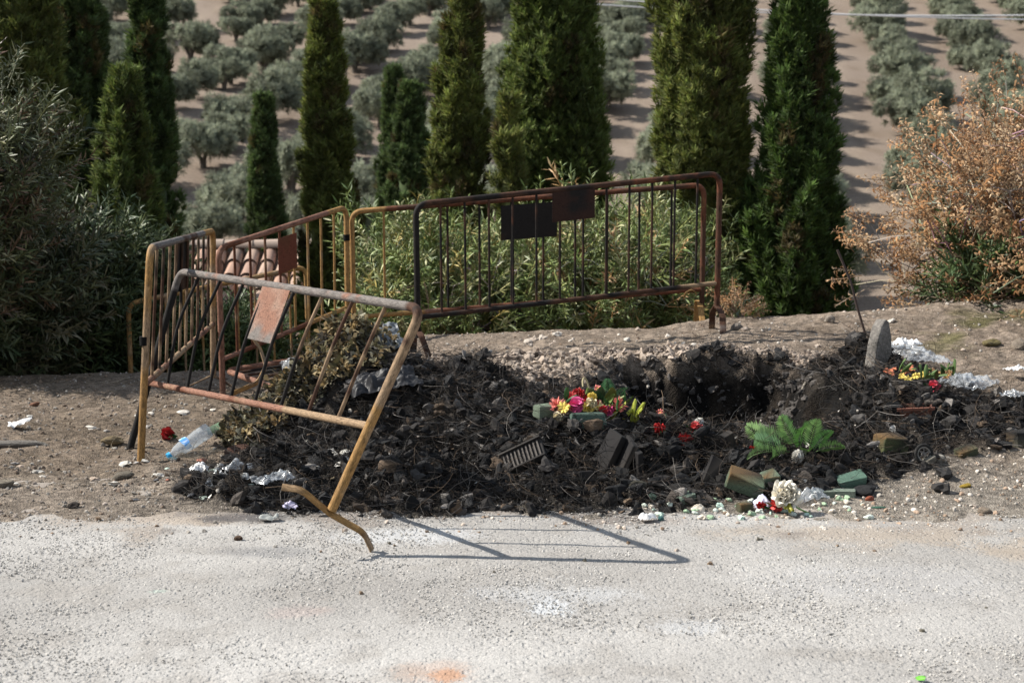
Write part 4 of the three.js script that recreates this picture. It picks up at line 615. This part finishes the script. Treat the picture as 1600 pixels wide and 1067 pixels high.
foam('short broken end of the long scorched foam block', [1.197, 0.035, -6.38], [0.08, 0.065, 0.085], [0.25, 0.2, 0.1], 0.15, [0.26, 0.4, 0.29]);
foam('mossy green foam block with an orange-brown burnt top near the wheel', [1.879, 0.129, -6.86], [0.15, 0.1, 0.11], [0.1, 0.35, -0.08], 0.4, [0.23, 0.3, 0.12]);
foam('clean blue-green wedge of foam lying tilted on the ash edge', [1.597, 0.06, -6.48], [0.13, 0.055, 0.08], [0.25, 0.2, 0.22], 0, [0.2, 0.38, 0.3], 0.2);
foam('flat pale foam slab on the road edge beside the big white flower', [1.442, 0.025, -6.36], [0.1, 0.03, 0.06], [0.05, 0.1, 0], 0, [0.36, 0.45, 0.38]);
foam('flat pale foam slab next to a charred lump', [1.54, 0.028, -6.36], [0.1, 0.03, 0.06], [0.05, -0.2, 0.05], 0, [0.4, 0.52, 0.44]);
foam('pale green chunk of foam before the charred square lump', [0.791, 0.01, -6.24], [0.075, 0.04, 0.05], [0.1, 0.5, 0.2], 0, [0.33, 0.47, 0.39]);
foam('mossy cube of foam beside the red rose on the road edge', [1.043, -0.014, -6.16], [0.06, 0.045, 0.05], [0, 0.4, 0], 0.1, [0.15, 0.17, 0.1]);
foam('olive green foam stub by a charred block at the heap edge', [2.034, 0.082, -6.72], [0.05, 0.03, 0.04], [0.2, 0.5, 0.3], 0, [0.5, 0.48, 0.42]);
foam('dull green slab with a black charred half lying on the gravel', [2.259, 0.086, -6.86], [0.1, 0.04, 0.07], [0.2, 0.3, 0.25], 0.25, [0.16, 0.19, 0.11]);
foam('blackened foam block with a pale underside at the gravel edge', [2.579, 0.109, -7.0], [0.12, 0.08, 0.1], [0, 0.3, 0], 0.95, [0.2, 0.2, 0.15]);
// small scraps that only their place tells apart
{
  const R = mulberry(606), K = (n, label, group, name, cat, f) => { for (let i = 0; i < n; i++) { const [x, d, r, c, flat] = f(i); const g = paint(lump(r, i * 1.7 + n, 1, 0.7, 1, flat, 0.85), (a, b, e) => c.map(v => v * (0.75 + 0.5 * n3(a * 200, b * 200, e * 200)))); single(name, g, M.vc, label, cat, [x, G(x, d) + r * flat * 0.4, -d], [(R() - 0.5) * 0.5, R() * 6.28, (R() - 0.5) * 0.5], group); } };
  K(72, 'crumb of pale green foam at the road edge of the heap', 'foam crumbs along the road edge', 'foam_crumb', 'foam crumb', () => [mix(0.55, 1.6, R()), mix(6.0, 6.4, R()), 0.008 + 0.018 * R() * R(), [[0.4, 0.52, 0.44], [0.5, 0.55, 0.48], [0.28, 0.38, 0.25], [0.52, 0.46, 0.38]][Math.floor(R() * 4)], 0.7]);
  K(34, 'pale stone or shard on the brown dirt by the ochre barrier', 'shards on the brown dirt', 'pale_shard', 'shard', () => [mix(-3.0, -1.35, R()), mix(6.5, 8.4, R()), 0.014 + 0.03 * R() * R(), [[0.42, 0.4, 0.36], [0.5, 0.46, 0.4], [0.34, 0.27, 0.21], [0.3, 0.28, 0.26]][Math.floor(R() * 4)], 0.35]);
  K(30, 'grey-tan stone on the bank behind the heap', 'stones on the bank', 'bank_stone', 'stone', () => { const x = mix(-0.3, 3.9, R()); return [x, mix(8.6, 9.85, R()), 0.012 + 0.03 * R() * R(), [[0.4, 0.35, 0.3], [0.46, 0.42, 0.37], [0.33, 0.27, 0.22]][Math.floor(R() * 3)], 0.7]; });
  K(40, 'scrap of plastic, petal or leaf in the litter under the buckled barrier', 'scraps of litter under the buckled barrier', 'litter_scrap', 'scrap', () => { const x = mix(-1.75, -0.75, R()), d = mix(6.2, 7.4, R()); return [x, d, 0.012 + 0.022 * R() * R(), [[0.5, 0.5, 0.48], [0.2, 0.28, 0.1], [0.35, 0.42, 0.36], [0.3, 0.12, 0.08], [0.26, 0.2, 0.12], [0.07, 0.07, 0.075], [0.6, 0.58, 0.52]][Math.floor(R() * 7)], 0.4]; });
  K(14, 'dark pebble lying on the pale asphalt', 'pebbles on the asphalt', 'road_pebble', 'pebble', i => { const d = mix(4.4, 6.2, R()); return [mix(-0.36, 0.36, R()) * d, d, 0.006 + 0.007 * R(), [[0.09, 0.08, 0.06], [0.16, 0.11, 0.07]][i % 2], 0.8]; });
  K(22, 'charred squarish lump standing proud of the burnt heap', 'charred lumps in the heap', 'charred_lump', 'lump', () => [mix(-1.0, 2.3, R()), mix(6.35, 7.5, R()), 0.02 + 0.035 * R(), [[0.014, 0.013, 0.013], [0.024, 0.021, 0.019], [0.04, 0.033, 0.027]][Math.floor(R() * 3)], 0.75]);
  const one = (name, label, cat, p0, r, c, [a, b, e], rot = [0, 0.4, 0], sd = 1, p = [p0[0], Math.max(p0[1], G(p0[0], -p0[2]) + r * b * 0.5), p0[2]]) => single(name, paint(lump(r, sd, 2, 0.35, a, b, e), (x, y, z) => c.map(v => v * (0.75 + 0.5 * n3(x * 90, y * 90, z * 90)))), M.vcGrain, label, cat, p, rot);
  one('round_stone', 'round pinkish stone at the meeting of ash and road', 'stone', [-0.25, 0.004, -6.1], 0.022, [0.5, 0.42, 0.38], [1, 0.95, 1]);
  one('tan_block', 'yellowish broken block on the dirt near the barrier post', 'stone', [-2.167, 0.041, -7.5], 0.06, [0.45, 0.35, 0.2], [1, 0.4, 0.5]);
  one('flat_stone', 'flat grey stone below the ochre barrier post', 'stone', [-1.914, 0.011, -6.75], 0.055, [0.36, 0.32, 0.26], [1, 0.4, 0.6], [0, 0.3, 0.15], 3);
  one('flat_stone', 'flat beige stone at the dirt edge of the road', 'stone', [-2.424, -0.023, -6.55], 0.055, [0.45, 0.4, 0.32], [1, 0.35, 0.6], [0, 0.3, 0.05], 4);
  one('weathered_log', 'long grey weathered log lying on the brown dirt', 'log', [-2.717, 0.016, -7.5], 0.2, [0.33, 0.31, 0.29], [1, 0.15, 0.22], [0, 0.05, 0], 5);
  one('rock', 'pale rock at the crest beside the blackened barrier foot', 'rock', [1.5, 0.422, -9.3], 0.045, [0.42, 0.37, 0.33], [1, 0.75, 0.9], [0, 0.4, 0], 6);
  one('rock', 'white rock on the bank short of the leaning iron rod', 'rock', [2.161, 0.454, -9.5], 0.035, [0.55, 0.48, 0.42], [0.9, 0.9, 0.8], [0, 0.4, 0], 7);
  one('rock', 'cream rock lying on the bank past the mossy patch', 'rock', [3.163, 0.373, -8.7], 0.05, [0.52, 0.44, 0.36], [1, 0.8, 0.9], [0, 0.4, 0], 8);
  one('mossy_clod', 'yellowish mossy clod with a pale top on the bank', 'clod', [3.011, 0.391, -8.75], 0.045, [0.3, 0.25, 0.1], [1.2, 0.55, 0.8], [0, 0.2, 0], 9);
  one('brick_fragment', 'orange brick fragment on the dirt near the dark crest', 'brick', [-2.965, 0.043, -8.6], 0.035, [0.42, 0.2, 0.12], [1, 0.4, 0.7], [0, 0.3, 0.1], 10);
  one('brown_disc', 'brown broken pottery piece beside the plastic bottle', 'pottery', [-1.428, 0.056, -7.2], 0.06, [0.19, 0.085, 0.055], [1, 0.3, 0.6], [0.5, 0.2, 0.1], 11);
  one('yellow_scrap', 'yellow plastic scrap lying alone on the gravel', 'scrap', [2.127, -0.029, -6.45], 0.026, [0.72, 0.5, 0.05], [1, 0.45, 0.6], [0, 0.2, 0.2], 12);
  one('orange_scrap', 'orange petal-like scrap on the gravel near a green sliver', 'scrap', [1.641, -0.018, -6.3], 0.022, [0.75, 0.2, 0.1], [1, 0.6, 0.6], [0, 0.2, 0.2], 13);
  one('green_sliver', 'thin green plastic sliver lying on the gravel', 'scrap', [1.652, -0.028, -6.18], 0.035, [0.1, 0.32, 0.22], [1, 0.12, 0.3], [0, 0.1, 0], 14);
  one('stone_chip', 'cream stone chip on the pale road edge gravel', 'stone', [2.109, -0.048, -6.12], 0.03, [0.55, 0.45, 0.36], [1, 0.5, 0.7], [0, 0.2, 0.1], 15);
  one('blue_scrap', 'bright turquoise scrap with crumpled white film on the road edge', 'scrap', [0.653, -0.036, -6.0], 0.02, [0.18, 0.5, 0.52], [0.6, 0.8, 0.5], [0.2, 0.4, 0.5], 16);
  one('brown_clod', 'small brown clod lying alone on the pale asphalt', 'clod', [-1.138, -0.033, -5.68], 0.02, [0.2, 0.11, 0.06], [1, 0.6, 0.7], [0, 0, 0], 17);
  one('dark_clod', 'dark brown clod with grey fluff on the asphalt', 'clod', [-1.981, -0.019, -6.2], 0.025, [0.1, 0.075, 0.06], [1, 0.7, 0.8], [0, 0, 0], 18);
  one('white_ball', 'small white crumpled ball beside the wheel', 'scrap', [2.099, 0.085, -6.78], 0.028, [0.7, 0.68, 0.63], [1, 0.8, 0.9], [0, 0, 0], 19);
  one('burnt_lump', 'large charred lump beside the flat foam slabs', 'lump', [1.639, 0.023, -6.38], 0.05, [0.02, 0.02, 0.022], [1.2, 0.55, 0.8], [0, 0.3, 0], 20);
  one('burnt_stump', 'squat charred stump at the road edge of the heap', 'lump', [0.772, 0.023, -6.38], 0.055, [0.03, 0.026, 0.022], [1, 0.9, 0.9], [0, 0.6, 0], 21);
  one('moss_lump', 'mossy cylindrical lump before the charred boards', 'lump', [0.57, 0.048, -6.35], 0.045, [0.09, 0.085, 0.06], [1, 0.85, 0.8], [0, 0.2, 0], 22);
}
function sheet(label, p, w, l, rise, rot, m, seed, name = 'plastic_film', cat = 'plastic film', n = 40) {   // crumpled film
  const g = new THREE.PlaneGeometry(w, l, n, n).rotateX(-Math.PI / 2), q = g.attributes.position;
  for (let i = 0; i < q.count; i++) { const x = q.getX(i), z = q.getZ(i), e = Math.max(Math.abs(x) / w, Math.abs(z) / l) * 2, f = Math.abs(n2(x * 14 + seed, z * 14, seed) - 0.5) * 2, k = Math.abs(n2(x * 34 + seed, z * 34, seed + 2) - 0.5) * 2; q.setXYZ(i, x * (0.85 + 0.3 * n2(z * 9, seed, 1)) + 0.02 * (n2(x * 20, z * 20, seed) - 0.5), rise * 0.75 * (1 - e * e * 0.9) * (0.3 + 0.8 * f) + 0.022 * k + 0.012 * Math.abs(n2(x * 75, z * 75, seed + 4) - 0.5) * 2, z * (0.85 + 0.3 * n2(x * 9, seed, 2))); }
  p = [p[0], Math.max(p[1], G(p[0], -p[2]) + 0.005), p[2]];
  g.computeVertexNormals(); return single(name, g, m, label, cat, p, rot);
}
sheet('large sheet of clear crumpled plastic beside the concrete slab', [2.383, 0.391, -8.3], 0.3, 0.42, 0.07, [0.1, 0.3, -0.1], M.bag, 3);
sheet('white crumpled plastic bag above the clear plastic sheet', [2.427, 0.411, -8.6], 0.16, 0.14, 0.07, [0, 0.5, 0], M.bagWhite, 4, 'plastic_bag', 'plastic bag');
sheet('clear plastic film spilling onto the gravel past the dull blooms', [2.541, 0.313, -7.75], 0.24, 0.26, 0.06, [0.1, 0.8, 0], M.bag, 5);
sheet('white paper scrap on the bare bank gravel', [2.951, 0.33, -8.1], 0.14, 0.08, 0.03, [0, 0.1, 0], M.bagWhite, 6, 'paper_scrap', 'paper');
sheet('grey film scrap at the gravel end of the heap', [2.718, 0.214, -7.5], 0.14, 0.1, 0.04, [0, 0.4, 0], M.bag, 7);
sheet('big grey translucent plastic bag crumpled at the road edge under the barrier', [-1.316, 0.043, -6.55], 0.24, 0.2, 0.13, [0.05, 0.2, 0], M.bag, 8, 'plastic_bag', 'plastic bag');
sheet('small white crumpled plastic bag beside the grey one', [-1.498, 0.012, -6.6], 0.09, 0.08, 0.06, [0, 0.3, 0], M.bagWhite, 9, 'plastic_bag', 'plastic bag', 16);
sheet('clear wrapping with green printing beside the bent barrier foot', [-1.116, 0.079, -6.4], 0.2, 0.14, 0.07, [0, 0.7, 0], M.bag, 10);
sheet('dusty grey-blue plastic on the leaf heap behind the barrier', [-0.764, 0.547, -7.75], 0.34, 0.3, 0.1, [0.3, 0.2, 0.1], new THREE.MeshPhysicalMaterial({ color: rgb(0.1, 0.11, 0.12), roughness: 0.55, side: THREE.DoubleSide }), 11, 'plastic_bag', 'plastic bag');
sheet('pale film caught in the leaf heap behind the barrier bars', [-1.222, 0.393, -7.7], 0.1, 0.16, 0.09, [0.5, 0.4, 0], M.bag, 12);
sheet('black bin bag piece crumpled on the heap near the leaning post', [-0.672, 0.387, -7.3], 0.34, 0.26, 0.12, [0.2, 0.3, 0.1], new THREE.MeshPhysicalMaterial({ color: rgb(0.016, 0.016, 0.018), roughness: 0.5, specularIntensity: 0.5, side: THREE.DoubleSide }), 13, 'plastic_bag', 'plastic bag');
sheet('white tissue lying on the brown dirt beside the log', [-2.813, 0.051, -7.9], 0.12, 0.07, 0.06, [0.2, 0.2, 0.2], M.bagWhite, 14, 'paper_scrap', 'paper', 12);
sheet('clear cellophane cone behind the big white flower', [1.365, -0.003, -6.3], 0.16, 0.1, 0.07, [0, 0.2, 0.1], M.bag, 15);
sheet('lavender wrapping beside the red rose at the road edge', [1.137, -0.006, -6.22], 0.06, 0.09, 0.07, [0.3, 0.2, 0.3], new THREE.MeshPhysicalMaterial({ color: rgb(0.62, 0.62, 0.76), roughness: 0.4, side: THREE.DoubleSide }), 16, 'wrapping', 'wrapping', 14);
sheet('lilac scrap of wrapping near the bent barrier foot', [-1.0, -0.011, -6.18], 0.07, 0.06, 0.04, [0.2, 0.2, 0], new THREE.MeshPhysicalMaterial({ color: rgb(0.5, 0.46, 0.62), roughness: 0.5, side: THREE.DoubleSide }), 17, 'wrapping', 'wrapping', 12);
sheet('crumpled white film beside the turquoise scrap on the road', [0.592, -0.033, -5.98], 0.07, 0.05, 0.035, [0, 0.2, 0], M.bagWhite, 18, 'paper_scrap', 'paper', 12);
sheet('grey curled scrap lying flat on the asphalt', [-1.061, -0.021, -5.98], 0.09, 0.04, 0.015, [0, 0.2, 0], mat({ color: rgb(0.3, 0.31, 0.29), side: THREE.DoubleSide }), 19, 'paper_scrap', 'paper', 12);
{ // crushed bottle
  const b = thing('plastic_bottle', 'crushed clear plastic water bottle with a blue cap lying on its side', 'bottle', [-1.697, 0.079, -7.3]); b.scale.setScalar(1.2);
  const prof = [[0, 0], [0.03, 0.002], [0.033, 0.012], [0.032, 0.05], [0.03, 0.055], [0.0325, 0.06], [0.0325, 0.1], [0.03, 0.106], [0.032, 0.112], [0.031, 0.15], [0.022, 0.185], [0.013, 0.2], [0.0125, 0.215]].map(([r, y]) => new THREE.Vector2(r, y));
  const bt = noisy(new THREE.LatheGeometry(prof, 22), 0.014, 45, 2).translate(0, -0.1, 0); const hold = V(-0.7, -0.42, 0.55).normalize();
  turnTo(piece('shell', bt, M.pet, b), hold.toArray()); turnTo(piece('cap', paint(new THREE.CylinderGeometry(0.0155, 0.0155, 0.016, 16), [0.03, 0.33, 0.62]), M.vc, b, hold.clone().multiplyScalar(0.117).toArray()), hold.toArray());
  turnTo(piece('label', paint(noisy(new THREE.CylinderGeometry(0.0335, 0.0335, 0.03, 20, 3, true, 0.4, 2.2), 0.01, 45, 2), (x, y, z) => n3(x * 90, y * 90, z * 90) > 0.5 ? [0.1, 0.32, 0.7] : [0.6, 0.75, 0.85]), M.vc, b, hold.clone().multiplyScalar(0.03).toArray()), hold.toArray());
}
{ const b = thing('green_flowerpot', 'dark green plastic pot lying behind the crushed bottle', 'pot', [-1.704, 0.022, -7.75]); piece('pot', paint(new THREE.LatheGeometry([[0.0, 0], [0.04, 0], [0.055, 0.1], [0.06, 0.1], [0.06, 0.115], [0.052, 0.115], [0.038, 0.006]].map(([r, y]) => new THREE.Vector2(r, y)), 20), (x, y, z) => y > 0.097 ? [0.09, 0.16, 0.09] : [0.012, 0.02, 0.014]), M.vc, b, [0, 0.0, 0], [0.2, 0.3, -1.35]); }
{ // terracotta trough
  const b = thing('terracotta_planter', 'rectangular brown plastic planter half sunk in the ash under yellow flowers', 'planter', [2.113, G(2.113, 7.25) + 0.03, -7.25]); b.rotation.set(0.12, -0.2, 0.1);
  const w = 0.17, h = 0.085, l = 0.1, wall = (x0, x1, z0, z1) => { const g = new THREE.BoxGeometry(x1 - x0, h, z1 - z0, 4, 3, 1).translate((x0 + x1) / 2, 0, (z0 + z1) / 2), q = g.attributes.position; for (let i = 0; i < q.count; i++) { const k = 0.78 + 0.22 * (q.getY(i) / h + 0.5); q.setX(i, q.getX(i) * k); q.setZ(i, q.getZ(i) * k); } return g; };
  const tone = (x, y, z) => mixc([0.2, 0.075, 0.045], [0.1, 0.04, 0.028], n3(x * 30, y * 30, z * 30));
  const t = 0.006; for (const a of [[-w / 2, w / 2, l / 2 - t, l / 2], [-w / 2, w / 2, -l / 2, -l / 2 + t], [-w / 2, -w / 2 + t, -l / 2 + t, l / 2 - t], [w / 2 - t, w / 2, -l / 2 + t, l / 2 - t]]) { const g = wall(...a); g.computeVertexNormals(); piece('wall', paint(g, tone), M.vc, b); }
  piece('rim', paint(new THREE.BoxGeometry(w + 0.02, 0.014, 0.012).translate(0, h / 2, l / 2 + 0.004), tone), M.vc, b); piece('soil', paint(new THREE.BoxGeometry(w * 0.9, 0.02, l * 0.88).translate(0, 0.01, 0), [0.03, 0.024, 0.02]), M.vc, b);
}
{ // concrete slab and rod
  const s = new THREE.Shape([[-0.09, -0.13], [0.08, -0.13], [0.085, 0.02], [0.06, 0.11], [0.035, 0.12], [-0.005, 0.085], [-0.05, 0.0]].map(([x, y]) => new THREE.Vector2(x, y)));
  const g = noisy(new THREE.ExtrudeGeometry(s, { depth: 0.05, bevelEnabled: true, bevelSize: 0.008, bevelThickness: 0.008, bevelSegments: 2, steps: 3, curveSegments: 4 }), 0.008, 40);
  single('concrete_slab', paint(g, (x, y, z) => mixc([0.4, 0.38, 0.36], [0.22, 0.21, 0.2], sstep(0.4, 0.8, n3(x * 18, y * 18, z * 18)))), M.vcGrain, 'upright wedge of grey concrete on top of the burnt heap', 'concrete', [2.067, G(2.067, 7.95) + 0.055, -7.95], [-0.1, 0.75, 0.05]);
  single('iron_rod', sweep([[2.1, 0.53, -8.3], [2.049, 0.683, -8.3], [2.011, 0.833, -8.32], [1.93, 1.021, -8.34]].map(p => V(...p)), ring(0.0075, 7), p => mixc([0.015, 0.013, 0.012], [0.06, 0.035, 0.025], n3(p.x * 20, p.y * 20, 1))), M.vc, 'thin black iron rod stuck leaning in the heap by the concrete slab', 'rod');
  single('bent_hose', sweep(fillet([[1.646, 0.232, -7.9], [1.68, 0.325, -7.9], [1.781, 0.354, -7.9], [1.822, 0.336, -7.92]], 0.06, 0.02), ring(0.009, 7), p => mixc([0.3, 0.27, 0.22], [0.14, 0.12, 0.1], n3(p.x * 25, p.y * 25, 2))), M.vc, 'pale bent stem arching out of the ash beside the pit', 'stem');
  const wp = [2.008, G(2.008, 6.72) + 0.035, -6.72], w = thing('small_wheel', 'small burnt trolley wheel with a black tyre and grey spokes', 'wheel', wp); w.rotation.set(-0.25, 0.25, 0);
  piece('tyre', paint(new THREE.TorusGeometry(0.044, 0.0085, 9, 30), [0.02, 0.019, 0.018]), M.char, w); piece('rim', paint(new THREE.TorusGeometry(0.034, 0.004, 6, 26), [0.2, 0.19, 0.17]), M.vc, w); piece('hub', paint(new THREE.CylinderGeometry(0.009, 0.009, 0.02, 10).rotateX(Math.PI / 2), [0.12, 0.11, 0.1]), M.vc, w);
  for (let k = 0; k < 6; k++) piece('spoke', paint(new THREE.CylinderGeometry(0.0022, 0.0022, 0.034, 5).translate(0, 0.017, 0), [0.17, 0.16, 0.15]), M.vc, w, [0, 0, 0], [0, 0, k * Math.PI / 3]);
}
{ // charred tray and boards
  const b = thing('charred_tray', 'ribbed blackened plastic tray lying askew on the ash heap', 'tray', [0.055, 0.15, -6.6]); b.rotation.set(0.75, 0.25, 0.42);
  const tone = (x, y, z) => mixc([0.018, 0.017, 0.017], [0.06, 0.052, 0.046], n3(x * 40, y * 40, z * 40));
  piece('base', paint(new RoundedBoxGeometry(0.22, 0.02, 0.1, 2, 0.005), tone), M.char, b); piece('rim', paint(new THREE.BoxGeometry(0.225, 0.04, 0.008).translate(0, 0.012, -0.052), tone), M.char, b); piece('rim', paint(new THREE.BoxGeometry(0.225, 0.04, 0.008).translate(0, 0.012, 0.052), tone), M.char, b);
  for (let k = 0; k < 10; k++) piece('rib', paint(new THREE.BoxGeometry(0.007, 0.012, 0.085), [0.09, 0.08, 0.072]), M.char, b, [-0.09 + k * 0.02, 0.015, 0]);
  for (const [label, p, size, rot] of [['tall charred board leaning beside the ribbed tray', [0.459, 0.125, -6.6], [0.045, 0.24, 0.11], [0.25, 0.5, -0.55]], ['curved charred board leaning over the hollow of the heap', [0.533, 0.146, -6.56], [0.03, 0.2, 0.13], [0.2, 0.2, -0.42]], ['upright charred board standing at the side of the hollow', [0.593, 0.124, -6.52], [0.04, 0.17, 0.1], [0.1, 0.35, 0.12]], ['short charred board sunk at the road side of the heap', [0.354, 0.067, -6.45], [0.07, 0.1, 0.03], [-0.2, 0.3, 0.2]], ['narrow charred board next to the short sunk one', [0.294, 0.064, -6.46], [0.035, 0.085, 0.03], [-0.2, 0.1, -0.15]], ['slanting charred board behind the long scorched foam block', [0.942, 0.076, -6.5], [0.06, 0.14, 0.03], [-0.3, 0.2, -0.5]], ['charred board slanting by the burst flower heap edge', [1.064, 0.162, -6.75], [0.05, 0.12, 0.04], [0.3, 0.5, 0.35]]])
    single('charred_board', paint(noisy(new RoundedBoxGeometry(...size, 6, 0.006), 0.02, 26, size[1] * 90), (x, y, z) => mixc([0.012, 0.011, 0.011], [0.075, 0.062, 0.05], sstep(0.5, 0.9, n3(x * 60, y * 12, z * 60)))), M.char, label, 'board', [p[0], Math.max(p[1], G(p[0], -p[2]) + size[1] * 0.34), p[2]], rot, 'charred boards in the heap');
}
// a fresh leaf on the road
{ const b = thing('fallen_leaf', 'fresh bright green leaf lying on the asphalt', 'leaf', [1.234, 0.008, -4.125]); turnTo(piece('blade', leafGeo(0.04, 0.026, [0.1, 0.32, 0.03], 2), M.leaf, b), [0.3, 0.4, 0.7], 1); }
renderer.render(scene, camera);
